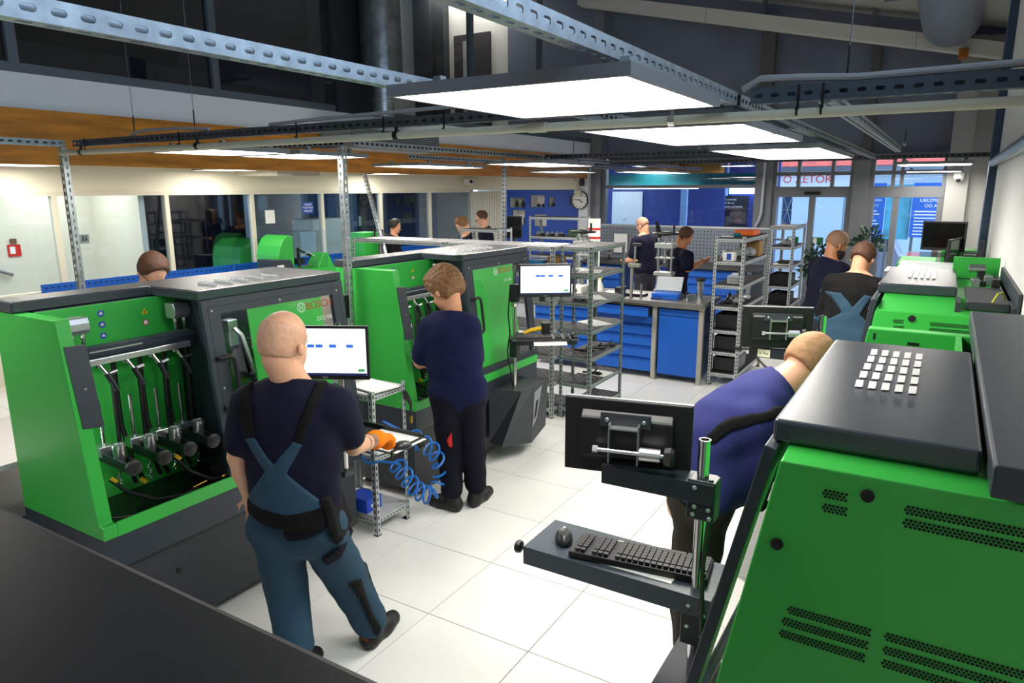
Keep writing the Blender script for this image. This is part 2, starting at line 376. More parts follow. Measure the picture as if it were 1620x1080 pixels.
# =================================================================== OVERHEAD
DIFF=emitter('led_diffuser',(1,.955,.875,1),PANEL_POWER)
LFR=mat('lamp_frame_grey','#8d8f92',.4,.5)
def led(label,x0,x1,y0,y1,z=2.39,group='LED ceiling panels',wires=True):
    cx,cy=(x0+x1)/2,(y0+y1)/2; t=thing('led_panel',label,'ceiling light',(cx,cy,z),0,group)
    a,b=(x1-x0)/2,(y1-y0)/2; e=.014
    MB().box(-a,a,-b,-b+e,-.002,.022).box(-a,a,b-e,b,-.002,.022).box(-a,-a+e,-b+e,b-e,-.002,.022).box(a-e,a,-b+e,b-e,-.002,.022).box(-a,a,-b,b,.022,.026).build('frame',LFR,t)
    MB().quad((-a+e,-b+e,.004),(-a+e,b-e,.004),(a-e,b-e,.004),(a-e,-b+e,.004)).build('diffuser',DIFF,t)
    for sx in (-1,1):
        for sy in (-1,1): MB().box(sx*a*.8-.012,sx*a*.8+.012,sy*b*.6-.012,sy*b*.6+.012,.026,.058 if z<2.4 else ((.1 if z<2.55 else .26) if z<3 else .7)).build('bracket',GALV,t)
    return t
led('large square LED panel nearest the camera, hanging under the slotted channels',.88,1.52,-1.19,-.53)
led('LED panel just past the pale pipe, nearer of the adjoining pair',.80,1.45,.06,.61)
led('LED panel past the pale pipe, farther of the adjoining pair',.80,1.45,.63,1.20)
led('long LED panel in front of the entrance doors',.80,1.44,1.85,3.5)
led('LED panel above the left test bench, leftmost of the lit panels',-2.1,-1.5,.06,.62)
led('LED panel beside the slotted post between the two left benches',-2.1,-1.5,.70,1.34)
led('thin-looking LED panel over the long shelf rack, left one',-2.85,-2.25,2.85,4.0)
led('thin-looking LED panel over the long shelf rack, right one',-1.6,-1.0,3.0,4.1)
led('far LED panel in front of the wall clock',-2.8,-2.2,5.9,6.8)
led('far LED panel above the two men at the pegboard bench',-1.9,-1.3,6.7,8.2)
led('narrow LED panel near the right wall, nearer of two',1.6,2.25,5.5,6.2)
led('narrow LED panel near the right wall, farther of two',1.5,2.2,9.2,9.8)
led('LED panel under the mezzanine soffit near the glass partition, left',-5.6,-5.0,2.3,2.9,2.42)
led('LED panel under the mezzanine soffit near the glass partition, middle',-5.6,-5.0,5.3,5.9,2.42)
led('LED panel under the mezzanine soffit near the slatted corner',-5.6,-5.0,8.0,8.6,2.42)
led('LED panel close to the cream wall above the partition, left',-6.5,-5.9,.9,1.5,2.42)  # this row of three panels is added to brighten the cream wall
led('LED panel close to the cream wall above the partition, middle',-6.5,-5.9,3.4,4.0,2.42)
led('LED panel close to the cream wall above the partition, right',-6.5,-5.9,6.6,7.2,2.42)
led('LED panel far behind the photographer over the right row',.88,1.52,-5.6,-4.95)  # out of frame, added for more light on the right row
led('upper floor LED panel near the dark office door',-7.6,-7.0,9.62,10.25,6.2)  # this panel and the next are added out of frame to light the end wall
led('upper floor LED panel over the mezzanine corridor',-6.5,-5.9,9.62,10.25,6.2)
led('lobby LED panel behind the partition near the grey doors',-8.4,-7.8,8.0,8.6,2.44)  # added to brighten the lobby behind the glass
led('corridor LED panel behind the left glass, second',-7.7,-7.1,1.9,2.5,2.44)  # extra panel, added to lift the corridor light
led('LED panel over the far end of the nearest left bench',-2.1,-1.5,-1.7,-1.1)  # out of frame, added for more light on the near left bench
led('corridor LED panel behind the left glass',-7.7,-7.1,.6,1.2,2.44)
led('showroom LED panel seen through the back glass',-3.4,-2.8,11.0,11.5,2.6)
led('showroom LED panel in front of the white board',-4.6,-4.0,11.9,12.4,2.6)  # this panel and the next are added to brighten the showroom
led('showroom LED panel near the dark poster',-1.9,-1.3,11.9,12.4,2.6)

for x,y0,y1 in ((-2.75,2.8,4.05),(-2.7,5.85,6.85),(-1.8,6.6,9.0),(1.75,5.4,10.2)):
    pass
def slot_cells(mb,L,h,fn,pitch=.05,sl=.028,sh=.0135,real=True):
    n=max(1,int(L/pitch)); p=L/n
    for k in range(n):
        c=(k+.5)*p
        if not real:
            fn2=[fn(u,v,.0006) for u,v in ((c-sl/2,h/2-sh/2),(c+sl/2,h/2-sh/2),(c+sl/2,h/2+sh/2),(c-sl/2,h/2+sh/2))]
            mb.cur=1; mb.add(fn2,[(0,1,2,3)]); mb.cur=0; continue
        r=sh/2; inner=[]; N=6
        for i in range(N+1):
            a=-PI/2+PI*i/N; inner.append((c+sl/2-r+r*math.cos(a),h/2+r*math.sin(a)))
        for i in range(N+1):
            a=PI/2+PI*i/N; inner.append((c-sl/2+r+r*math.cos(a),h/2+r*math.sin(a)))
        outer=[]
        for u,v in inner:
            du,dv=u-c,v-h/2; s=min((p/2)/abs(du) if abs(du)>1e-9 else 1e9,(h/2)/abs(dv) if abs(dv)>1e-9 else 1e9)
            outer.append((c+du*s,h/2+dv*s))
        # corners
        m=len(inner); vs=[fn(u,v,0) for u,v in inner]+[fn(u,v,0) for u,v in outer]
        fs=[]
        for i in range(m):
            j=(i+1)%m; o1,o2=outer[i],outer[j]
            onu=lambda q: abs(abs(q[0]-c)-p/2)<1e-7
            onv=lambda q: abs(abs(q[1]-h/2)-h/2)<1e-7
            if (onu(o1) and not onv(o1)) and (onv(o2) and not onu(o2)) or (onv(o1) and not onu(o1)) and (onu(o2) and not onv(o2)):
                cu=c+math.copysign(p/2,(o1 if onu(o1) else o2)[0]-c); cv=h/2+math.copysign(h/2,(o1 if onv(o1) else o2)[1]-h/2)
                vs.append(fn(cu,cv,0)); fs.append((i,j,m+j,len(vs)-1,m+i))
            else: fs.append((i,j,m+j,m+i))
        mb.add(vs,fs)
def strut(label,p,L,rz,m=GALV,h=.041,z=2.447,real=True,group='slotted ceiling channels',w_=.041):
    t=thing('slotted_channel',label,'metal channel',(p[0],p[1],z),rz,group)
    mb=MB()
    if not real:
        mb.box(0,L,0,.002,0,h).box(0,L,0,w_,0,.002).box(0,L,0,w_,h-.002,h)
    slot_cells(mb,L,h,lambda u,v,e:(u,-e,v),real=real)
    slot_cells(mb,L,w_,lambda u,v,e:(u,v,-e),real=real)
    if real:
        mb.quad((0,0,h),(L,0,h),(L,.012,h),(0,.012,h)); mb.quad((0,w_,0),(L,w_,0),(L,w_,h),(0,w_,h)); 
    o=mb.build('channel',[m,HOLE],t)
    if real:
        s=o.modifiers.new('s','SOLIDIFY'); s.thickness=.0026; s.offset=-1
    return t
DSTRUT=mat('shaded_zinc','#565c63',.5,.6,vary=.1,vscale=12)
strut('bright galvanised slotted channel crossing the top left corner',(.73,-2.7),2.71,PI/2)
strut('galvanised slotted channel above the near LED panel, running away',(1.43,-2.7),2.70,PI/2)
strut('galvanised slotted channel beside the long LED panel toward the doors',(1.43,.05),5.4,PI/2,real=False)
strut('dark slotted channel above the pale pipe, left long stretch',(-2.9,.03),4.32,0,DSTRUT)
strut('dark blue-grey slotted channel with cable at the right edge',(1.475,.0),.95,0,mat('blue_grey_zinc','#4f5b66',.5,.5),.05)
strut('slotted channel between right light rows, running to the doors',(1.72,.07),4.0,PI/2,real=False)
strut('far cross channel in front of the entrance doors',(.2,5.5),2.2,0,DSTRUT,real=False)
strut('short bluish slotted channel ending at the left post',(-2.93,-2.2),2.2,PI/2)
strut('slotted channel running back from the post between the left benches',(-1.33,1.02),4.2,PI/2,real=False)
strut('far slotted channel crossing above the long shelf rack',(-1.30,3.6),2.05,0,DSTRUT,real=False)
strut('slotted channel along the left edge of the long LED panel',(.80,.09),5.38,PI/2,real=False)
strut('slotted channel behind the left lights, second row',(-2.9,1.0),1.5,0,real=False)
strut('slotted channel holding the left lamp over the long shelf rack',(-2.29,2.75),3.55,PI/2,real=False)
strut('slotted channel holding the lamp in front of the clock',(-2.24,5.8),3.2,PI/2,real=False)
strut('slotted channel holding the lamp over the pegboard bench',(-1.34,5.7),3.2,PI/2,real=False)
strut('slotted channel along the right wall lamps',(2.205,5.56),4.6,PI/2,real=False)
strut('slotted channel near the wall clock, far row',(-3.0,5.7),4.6,0,DSTRUT,real=False)
def post(label,x,y,h,base=0,lean=0,m=GALV,real=True):
    t=thing('slotted_post',label,'metal post',(x,y,base),0,'slotted upright posts'); mb=MB()
    if not real: mb.box(-.02,.02,-.0205,-.0185,0,h).box(.0185,.0205,-.02,.02,0,h)
    slot_cells(mb,h,.041,lambda u,v,e:(v-.0205+lean*u,-.0205-e,u),real=real)
    slot_cells(mb,h,.041,lambda u,v,e:(.0205+e+lean*u,v-.0205,u),real=real)
    slot_cells(mb,h,.041,lambda u,v,e:(v-.0205+lean*u,.0205-e,u),real=real)
    o=mb.build('upright',[m,HOLE],t)
    if real: s=o.modifiers.new('s','SOLIDIFY'); s.thickness=.0026; s.offset=0
    MB().box(-.06,.06,-.06,.06,0,.006).build('base_plate',GALV,t)
    return t
post('slotted post standing behind the left test bench',-3.06,.045,2.446)
p2=post('slotted post between the two left test benches with black junction box',-1.38,.95,2.446)
m=MB().box(-.075,.02,-.075,-.024,1.30,1.46); m.build('junction_box',BLACK,p2,bevel=.006)
pts=[(.035,-.02,2.40)]+[(.035+.004*math.sin(k),-.03,2.4-.06*k) for k in range(1,20)]+[(.06,-.05,1.25),(.05,-.06,1.2),(.03,-.05,1.24),(.03,-.04,1.3)]
MB().tube(pts,.0045,6).build('cable',mat('grey_cable','#9a9da0',.5),p2,smooth=True)
post('slotted post behind the long shelf rack near the blue wall',-2.5,4.78,2.44,real=False)
t=post('leaning slotted brace behind the second bench',-3.88,4.6,2.42,lean=-.29,real=True)
# pale plastic conduit pipe
t=thing('conduit_pipe','pale plastic pipe running under the slotted channels across the whole hall','pipe',(0,0,2.408))
IV=mat('ivory_plastic','#c9c6b0',.5)
MB().tube([(-3.0,0,.0),(-1.5,0,-.006),(.6,0,0),(2.42,0,0)],.0165,16).build('pipe',IV,t,smooth=True)
MB().cyl((.60,0,0),(.68,0,0),.0205,n=16).build('coupling',IV,t,smooth=True)
for x in (-2.75,-1.55,-.1,1.2):
    MB().cyl((x-.012,0,-.001),(x+.012,0,-.001),.0215,n=14).box(x-.006,x+.006,-.006,.006,.018,.04).build('clamp',BLACK if x<1 else CHROME,t)
# loose cables lying on the channels
GC=mat('grey_cable','#9a9da0',.5)
t=tag(MB().tube([(1.44,.03,2.50),(1.5,.02,2.53),(1.62,.02,2.525),(1.8,.02,2.512),(2.1,.02,2.515),(2.41,.02,2.52)],.012,8).build('cable',GC,None,True),'thick pale cable lying on the right blue-grey channel','cable')
t=tag(MB().tube([(-1.0,.045,2.50),(-.6,.045,2.51),(-.2,.045,2.515),(.2,.045,2.52),(.6,.045,2.50)],.009,8).build('cable',GC,None,True),'pale cable arching over the dark channel beside the near lamp','cable')
t=tag(MB().tube([(-2.25,.045,2.50),(-2.1,.045,2.52),(-1.8,.045,2.515),(-1.5,.045,2.50)],.009,8).build('cable',GC,None,True),'pale cable looped on the dark channel above the left bench','cable')
def tie(x,y,z,label,face=True):
    m=MB().box(x-.004,x+.004,y-.006,y-.003,z-.02,z+.05).box(x-.005,x+.005,y-.016,y-.003,z-.03,z-.018).box(x-.003,x+.003,y-.02,y-.012,z-.05,z-.02)
    tag(m.build('cable_tie',MATTE),label,'cable tie','black cable ties on the channels')
for x,l in ((-2.75,'black cable tie on the dark channel close to the left post'),(-1.75,'black cable tie on the dark channel above the left bench window'),(-.78,'black cable tie on dark channel, first left of the middle pipe clamp'),(-.2,'black cable tie on dark channel directly above the middle pipe clamp'),(.15,'black cable tie on dark channel next to the near LED panel')): tie(x,.03,2.447,l)
for x,l in ((1.63,'black cable tie on the right blue-grey channel, nearer its bolted end'),(1.705,'black cable tie on the right blue-grey channel, second from its bolted end')): tie(x,.0,2.45,l)
# suspension wires with hooks
def wire(x,y,z0,label):
    z1=roofz(x)+.31 if x>-3.8 else 2.4
    t=thing('suspension_wire',label,'wire',(x,y,z0),0,'suspension wires')
    MB().cyl((0,0,.10),(0,0,z1-z0),.0018,n=6).build('wire',GALVD,t); MB().cyl((0,0,.03),(0,0,.12),.004,n=6).build('turnbuckle',BLACK,t)
    MB().tube([(.012*math.cos(a*.7),0,.018+.012*math.sin(a*.7)) for a in range(10)],.003,6).build('hook',CHROME,t)
for x,y,l in ((-2.22,.05,'thin steel wire holding the dark channel, left one of the near pair'),(-1.63,.05,'thin steel wire holding the dark channel, right one of the near pair'),(1.77,.02,'steel wire with black turnbuckle on the right blue-grey channel'),(-1.0,3.62,'thin wire over the far cross channel, left'),(.2,3.62,'thin wire over the far cross channel, right'),(1.74,4.0,'thin wire at the far end of the right channel')): wire(x,y,2.49,l)
# insulated ventilation duct and perforated diffuser at the mezzanine edge
t=thing('ventilation_duct','tall foil-wrapped ventilation duct in front of the mezzanine glazing','duct',(-3.62,3.95,2.99))
FOIL=mat('foil_insulation','#8b9095',.28,.85,bump=.6,bscale=9,vary=.35,vscale=7)
MB().lathe([(.21,.42),(.235,.45),(.235,3.0),(.0,3.0)],n=24).build('insulation',FOIL,t,smooth=True)
MB().lathe([(.12,0),(.12,.45)],n=20).build('pipe',GALV,t,smooth=True)
MB().lathe([(.125,.16),(.13,.165),(.13,.185),(.125,.19)],n=20).lathe([(.125,.21),(.13,.215),(.13,.235),(.125,.24)],n=20).build('clamp_ring',GALV,t,smooth=True)
t=thing('air_diffuser','grey perforated metal air diffuser box below the foil duct','vent',(-3.62,3.95,2.60))
MB().box(-.22,.22,-.8,.75,0,.21).build('body',mat('perforated_grey','#8c9093',.5,.5),t)
m=MB()
for j in range(60):
    for k in range(8): y=-.78+j*.0255; z=.015+k*.025; m.quad((.2205,y,z),(.2205,y+.014,z),(.2205,y+.014,z+.012),(.2205,y,z+.012))
m.build('perforation',HOLE,t,kind='stuff')
# security cameras, sensor box, speaker, conduit drops
def domecam(label,loc,rz):
    t=thing('security_camera',label,'camera',loc,rz,'security cameras')
    MB().lathe([(.0,0),(.07,0),(.07,.05),(.055,.09),(.0,.1)],n=18,axis=(0,-.6,-1)).build('housing',WHITE,t,smooth=True)
    MB().ball((0,-.05,-.085),.032,12).build('lens',BLACK,t,smooth=True)
domecam('white dome camera on the right wall above the black monitors',(2.17,10.03,2.36),0)
t=thing('security_camera','small white box camera on the cream wall corner','camera',(-6.62,10.0,2.32),.4,'security cameras')
MB().box(-.1,.1,-.09,.08,-.06,.06).build('housing',WHITE,t,bevel=.01); MB().cyl((.06,-.09,0),(.06,-.105,0),.035).build('lens',BLACK,t)
t=tag(MB().box(-4.0,-3.93,9.9,10.0,2.22,2.5).build('loudspeaker',BLACK,bevel=.01),'small black loudspeaker beside the white pillar top','speaker')
m=MB()
for k in range(3): m.tube([(-4.9+.05*k,10.15,2.46),(-4.5+.05*k,10.05,2.46),(-4.22+.03*k,9.96,2.42),(-4.1+.02*k,9.96,2.3),(-4.08+.02*k,9.96,2.145)],.014,8)
tag(m.build('conduit_bend',IV,None,True),'three curved ivory conduits bending down the white pillar','conduit')
t=tag(MB().box(-4.12,-3.98,9.93,10.0,2.02,2.14).build('junction_box',IV,bevel=.006),'ivory junction box above the wall clock','junction box')
t=tag(MB().tube([(-.62,10.05,2.66),(-.63,10.05,1.75),(-.66,10.05,1.62),(-.7,10.05,1.55),(-.7,10.05,1.32),(-.3,10.05,1.32),(-.15,10.05,1.30),(-.12,10.05,1.2)],.022,10).build('downpipe',ALU,None,True),'silver pipe running down the grey column beside the doors','pipe')
t=tag(MB().tube([(2.38,5.0,2.38),(2.38,1.0,2.38),(2.38,-.5,2.38)],.035,14).build('wall_pipe',GALV,None,True),'thick grey pipe along the right wall below the channels','pipe')
for x,y,l in ((2.535,7.2,'thin vertical pipe on the right wall, left of the pair'),(2.52,5.6,'thin vertical pipe on the right wall, right of the pair')):
    tag(MB().cyl((x,y,1.2),(x,y,4.3),.013).build('riser_pipe',ALU,None,True),l,'pipe','thin riser pipes on the right wall')
t=tag(MB().tube([(2.51,5.75,1.35),(2.51,5.75,1.2),(2.51,6.2,1.2),(2.51,7.0,1.2)],.02,8).build('water_pipe',ALU,None,True),'silver horizontal pipe with elbow low on the right wall','pipe')
# round duct and orange box under the roof, right
t=thing('roof_duct','pale round duct hanging under the roof at the right','duct',(1.85,8.6,0))
MB().lathe([(.36,0),(.36,3)],(0,-2,roofz(1.9)+.22),22,(0,1,0)).build('duct',mat('pale_duct','#8d98a3',.4,.4),t,smooth=True)
MB().box(-.6,.42,-2.02,-1.96,roofz(1.9)-.08,roofz(1.9)-.04).build('hanger',GALVD,t)
tag(MB().box(1.98,2.1,9.55,9.69,3.92,4.06).build('alarm_box',mat('amber_plastic','#a86410',.5),bevel=.02),'small amber alarm box at the right end of the pale roof beam','alarm')
# =================================================================== TEST BENCHES
STK_B=mat('sticker_blue','#1446a8',.5); STK_Y=mat('sticker_yellow','#e9c414',.5)
SILV=mat('satin_silver','#cfd2d4',.3,.9)
HOSE=mat('black_hose','#0d0e0f',.35)
WL=emitter('bench_work_light','#eef4ff',14)
INNER=mat('oily_black_tray','#0e1210',.25)
RTXT=mat('red_lettering','#b3261c',.5); WTXT=mat('white_lettering','#d5e6da',.5)
_tab=MB().add([(-.008,-.014,0),(.008,-.010,0),(.009,.014,.002),(-.007,.010,.002),(-.008,-.014,.015),(.008,-.010,.015),(.009,.014,.003),(-.007,.010,.003)],[(0,3,2,1),(4,5,6,7),(0,1,5,4),(1,2,6,5),(2,3,7,6),(3,0,4,7)]).mesh('vent_tab',mat('light_tab','#f4f4f2',.45))
_scr=MB().lathe([(0,0),(.0065,0),(.0065,.002),(.004,.004),(0,.004)],n=10,axis=(1,0,0)).mesh('screw',SILV,True)
_scru=MB().lathe([(0,0),(.0065,0),(.0065,.002),(.004,.004),(0,.004)],n=10,axis=(0,0,1)).mesh('screw',SILV,True)
def disc_sticker(par,x,y,z,r,m,inner):
    s=MB().lathe([(0,0),(r,0),(r,.0008),(0,.0008)],(x,y,z),18,(1,0,0)).build('safety_sticker',m,par)
    inner(s,x+.0012,y,z,r)
def bench(label,loc,rz,h0=.64,h1=1.6,win=(.74,1.51),green=(.915,1.43),logo=1.28,door_out=0.0,rear=False,lid_b=-.69,lid=None,side_z=1.632,full=True,clips=True):
    t=thing('injector_test_bench',label,'test bench',loc,rz,'green and anthracite diesel test benches')
    # plinth
    MB().box(-.67,-.045,.02,h1-.03,.07,.52).build('plinth',DARKG,t,bevel=.004)
    MB().box(-.69,-.004,0,h1,.52,.672).build('base_band',DARK,t,bevel=.004)
    for x in (-.6,-.1):
        for y in (.12,h1-.12):
            MB().lathe([(0,0),(.035,0),(.035,.012),(.012,.02),(.012,.08)],(x,y,0),12).build('foot',STEEL,t,smooth=True)
    if full: MB().cyl((-.044,.35,.35),(-.040,.35,.35),.014).build('lock',BLACK,t)
    # green end panel on the opening side
    MB().prism([(-.69,.672),(0,.672),(0,.735),(-.03,.737),(-.163,1.632),(-.69,1.632)],'y',0,.062).build('end_panel',GREEN,t,bevel=.004)
    MB().box(-.012,0,.0622,h1,.672,.738).build('front_lip',GREEN,t,bevel=.002)
    MB().box(-.69,-.013,.063,h1-.005,.6725,.69).build('drip_tray',INNER,t)
    MB().box(-.69,-.672,.063,h1,.69,1.631).build('rear_wall',DARK,t)
    hw=h0+(.10 if full else 0)
    MB().box(-.47,-.452,.063,hw-.001,.69,1.631).build('back_panel',GREEN,t)
    MB().box(-.45,-.40,.063,hw-.001,.69,.745).build('rear_step',GREEN,t)
    # dark inner side of the hood
    dx=lambda z: -.112+(1.632-z)*(.107+door_out)/.892
    MB().prism([(-.67,.69),(dx(.742)-.012,.742),(dx(1.632)-.012,1.632),(-.67,1.632)],'y',hw,hw+.018).build('hood_side',DARK,t)
    if full:
        MB().box(-.27,-.255,.0625,.070,.95,1.52).build('work_light',WL,t)  # strip set out of sight to brighten the opening
        MB().box(-.30,-.28,hw+.06,h1-.1,1.615,1.628).build('work_light',WL,t)  # second hidden strip, added to brighten the machinery behind the window
    # roof: L-shaped lid
    la,lb=lid or (h0,h1)
    if lid is None and not rear:
        MB().prism([(-.70,-.004),(-.505,-.004),(-.505,h0),(-.108,h0),(-.108,h1+.004),(-.70,h1+.004)],'z',1.633,1.683).build('lid',LID,t,bevel=.007)
    else:
        MB().prism([(lid_b,la),(-.108,la),(-.108,lb),(lid_b,lb)],'z',1.633,1.683).build('lid',LID,t,bevel=.008)
    if clips:
        for i in range(5):
            for j in range(5):
                o=inst('vent_tab',_tab,(-.353+i*.029,la+.19+j*.1,1.6835),t)
    # door in its own sloping plane: x along the bench, y up the slope, z outward
    bot=Vector((dx(.742),0,.742)); top=Vector((dx(1.632),0,1.632)); D=basis(bot,(0,1,0),top-bot); H=(top-bot).length
    fr=MB(); fr.X=D; x0,x1=win
    fr.box(h0+.004,x0,0,H,-.014,.012).box(x1,h1,0,H,-.014,.012).box(x0,x1,0,.05,-.014,.012).box(x0,x1,H-.075,H,-.014,.012)
    door=fr.build('door',DARK,t,bevel=.003)
    s=MB(); s.X=D; a,b=h0+.035,h1-.035
    s.box(a,b,H-.036,H-.034,.0115,.0123).box(a,b,.018,.020,.0115,.0123).box(a,a+.002,.018,H-.036,.0115,.0123).box(b-.002,b,.018,H-.036,.0115,.0123); s.build('door_seam',HOLE,door)
    g=MB(); g.X=D; g.box(x0,x1,.05,H-.075,.000,.004); g.build('pane',CLEAR,door)
    if green:
        g=MB(); g.X=D; g.box(green[0],green[1],.052,H-.077,-.012,-.004); gp=g.build('printed_panel',GREEN,door)
    for q in ((h0+.055,H-.055),((h0+h1)/2,H-.055),(h1-.055,H-.055),(h0+.055,.45),(h1-.055,.55),(h0+.055,.06),(h1-.055,.06)):
        P=D@Vector((q[0],q[1],.012)); o=inst('screw',_scr,P,door); 
    if green and logo:
        M=D@basis((logo+.13,.777,-.0036),(1,0,0),(0,1,0)); text('lettering','BOSCH',.062,RTXT,door,M,.0004)
        r=MB(); r.X=D
        for rad in (.028,.0235): r.tube([(logo-.005+rad*math.cos(k*PI/10),.777+rad*math.sin(k*PI/10),-.003) for k in range(21)],.0016,5,False)
        for q in (-.010,.010): r.box(logo-.005+q-.002,logo-.005+q+.002,.777-.019,.777+.019,-.0036,-.0030)
        r.box(logo-.015,logo+.005,.775,.779,-.0036,-.0030); r.build('emblem',WTXT,door)
        text('lettering','DCI 700',.034,WTXT,door,D@basis((logo+.16,.694,-.0036),(1,0,0),(0,1,0)),.0004)
    hnd=MB(); hx=h0+.09
    pts=[(hx-.05,.60,.012),(hx-.045,.605,.045),(hx,.61,.052),(hx+.02,.59,.052),(hx+.024,.55,.052),(hx+.024,.40,.052),(hx+.02,.355,.052),(hx,.34,.052),(hx-.045,.345,.045),(hx-.05,.35,.012)]
    hnd.tube([D@Vector(p) for p in pts],.011,10); hnd.build('handle',BLACK,door,smooth=True)
    if not full: return t,D
    # machinery behind the window
    m=MB(); X=-.20
    m.lathe([(0,0),(.10,0),(.11,.01),(.11,.03),(.09,.04),(.03,.045),(.03,.07),(0,.07)],(X,h0+.29,1.26),24,(1,.1,0)); m.build('flywheel',BLACK,t,smooth=True)
    m=MB().lathe([(0,0),(.045,0),(.045,.05),(.02,.05),(.02,.02),(0,.02)],(X+.04,h0+.27,1.09),18,(1,.2,0)); m.build('pump_flange',CHROME,t,smooth=True)
    m=MB().lathe([(0,0),(.03,0),(.03,.04),(0,.04)],(X+.07,h0+.30,1.19),16,(1,.2,0)); m.build('knob',CHROME,t,smooth=True)
    m=MB().tube([(X+.05,h0+.22,1.46),(X+.075,h0+.24,1.42),(X+.09,h0+.31,1.15),(X+.10,h0+.35,1.0)],.014,8); m.build('bracket_arm',SILV,t,smooth=True)
    m=MB().box(X-.03,X+.03,h0+.20,h0+.26,1.36,1.5); m.build('clamp_block',SILV,t,bevel=.006)
    m=MB().box(X-.16,X-.14,h0+.13,h0+.5,.70,1.55); m.build('inner_plate',DARKG,t)
    m=MB().box(-.5,-.17,h0+.42,h1-.1,.70,1.35); m.build('pump_housing',DARKG,t,bevel=.01)
    # header rail, manifold blocks, stickers
    MB().box(-.505,-.475,.075,h0-.01,1.585,1.632).build('header_rail',mat('grey_rail','#5b6064',.45,.5),t)
    for y in (.13,.30,h0-.1): inst('screw',_scr,(-.4745,y,1.607),t)
    for y0,y1 in ((.125,.225),(h0+.005,h0+.095)):
        b=MB().prism([(-.40,1.60),(-.33,1.60),(-.32,1.575),(-.32,1.545),(-.335,1.525),(-.40,1.525)],'y',y0,y1).build('manifold_block',SILV,t,bevel=.003)
        for y in ((y0+y1)/2-.02,(y0+y1)/2+.03):
            MB().lathe([(.011,0),(.013,-.005),(.013,-.025),(.009,-.028),(.009,-.05),(.006,-.055),(.006,-.08)],(-.36,y,1.525),10).build('fitting',CHROME,b,smooth=True)
            MB().lathe([(.009,0),(.009,-.025)],(-.36,y,1.445),8).build('hose_end',mat('copper_brown','#7b3218',.4),b)
    def man(s,x,y,z,r): MB().box(x,x+.0006,y-r*.5,y+r*.5,z-r*.35,z+r*.2).box(x,x+.0006,y-r*.2,y+r*.25,z-r*.1,z+r*.55).build('pictogram',PAPER,s)
    for z in (1.587,1.533,1.479): disc_sticker(t,-.4518,.349,z,.0165,STK_B,man)
    s=MB().prism([(.550,1.553),(.584,1.553),(.567,1.583)],'x',-.4518,-.451).build('safety_sticker',STK_Y,t); MB().prism([(.563,1.557),(.571,1.557),(.567,1.574)],'x',-.451,-.4504).build('pictogram',BLACK,s)
    disc_sticker(t,-.4518,.567,1.509,.0155,RED,lambda s,x,y,z,r: MB().lathe([(0,0),(r*.72,0),(r*.72,.0006),(0,.0006)],(x,y,z),16,(1,0,0)).build('pictogram',PAPER,s))
    # tool rail with chrome bar
    rr=MB().prism([(-.36,1.38),(-.30,1.385),(-.285,1.44),(-.305,1.462),(-.36,1.462)],'y',.135,hw-.001).build('tool_rail',DARK,t,bevel=.004)
    MB().box(-.285,-.262,.15,h0+.04,1.385,1.415).build('chrome_bar',SILV,rr,bevel=.004)
    MB().box(-.300,-.286,.19,h0-.2,1.438,1.446).build('label_strip',SILV,rr)
    # dark cover plate on the opening edge
    cp=MB(); px=lambda z:-.03-(z-.737)*(.133/.895)
    cp.add([(px(1.165)+.004,.022,1.165),(px(1.165)+.004,.112,1.15),(px(1.52)+.004,.105,1.512),(px(1.52)+.004,.015,1.52),
            (px(1.165)-.03,.022,1.165),(px(1.165)-.03,.112,1.15),(px(1.52)-.03,.105,1.512),(px(1.52)-.03,.015,1.52)],[(0,1,2,3),(7,6,5,4),(0,4,5,1),(1,5,6,2),(2,6,7,3),(3,7,4,0)])
    pl=cp.build('cover_plate',DARK,t); inst('screw',_scr,(px(1.33)+.0045,.065,1.33),pl)
    MB().prism([(px(1.5)-.03,1.5),(px(1.16)-.03,1.16),(px(1.16)-.15,1.16),(px(1.5)-.17,1.5)],'y',.100,.112).build('cover_return',DARK,pl)
    # injector clamps, hoses, guide rods, cantilever holders
    for k,y in enumerate((.236,.365,.493,.62)):
        c=MB(); c.cyl((-.28,y-.018,1.385),(-.262,y+.005,1.335),.0105,n=10).cyl((-.262,y+.005,1.335),(-.255,y+.05,1.345),.010,n=10).lathe([(0,0),(.013,0),(.013,.03),(0,.03)],(-.28,y-.022,1.37),12)
        ic=c.build('injector_clamp',CHROME,t,smooth=True)
        MB().cyl((-.262,y+.005,1.34),(-.245,y+.035,1.255),.014,n=10).build('injector',mat('gunmetal','#3d4043',.35,.8),ic,smooth=True)
        MB().tube([(-.25,y+.02,1.28),(-.27,y+.03,1.15),(-.29,y+.04,1.0),(-.30,y+.07,.86),(-.30,y+.10,.76)],.0105,8).build('hose',HOSE,t,smooth=True)
        MB().tube([(-.33,y+.075,1.40),(-.335,y+.08,1.25),(-.34,y+.085,1.05),(-.34,y+.12,.85),(-.33,y+.16,.74)],.0115,8).build('hose',HOSE,t,smooth=True)
        MB().cyl((-.30,(.205,.353,.483,.612)[k],.985),(-.30,(.205,.353,.483,.612)[k],1.205),.0085,n=10).build('guide_rod',CHROME,t,smooth=True)
        zz=.950; a=MB(); ya=(.205,.353,.483,.612)[k]; Mx=Matrix.Translation((-.30,ya,zz))@Matrix.Rotation(math.radians(-5),4,'Z'); a.X=Mx
        a.box(-.03,.26,-.026,-.020,-.022,.022).box(-.03,.26,.020,.026,-.022,.022).box(-.03,.26,-.026,.026,-.026,-.020)
        ar=a.build('holder_arm',mat('green_black_steel','#2a3533',.4,.5),t,bevel=.002)
        e=MB(); e.X=Mx; e.lathe([(0,0),(.034,0),(.036,.004),(.036,.02),(.03,.024),(0,.024)],(.262,0,-.003),18,(1,0,0)); e.build('end_cap',BLACK,ar,smooth=True)
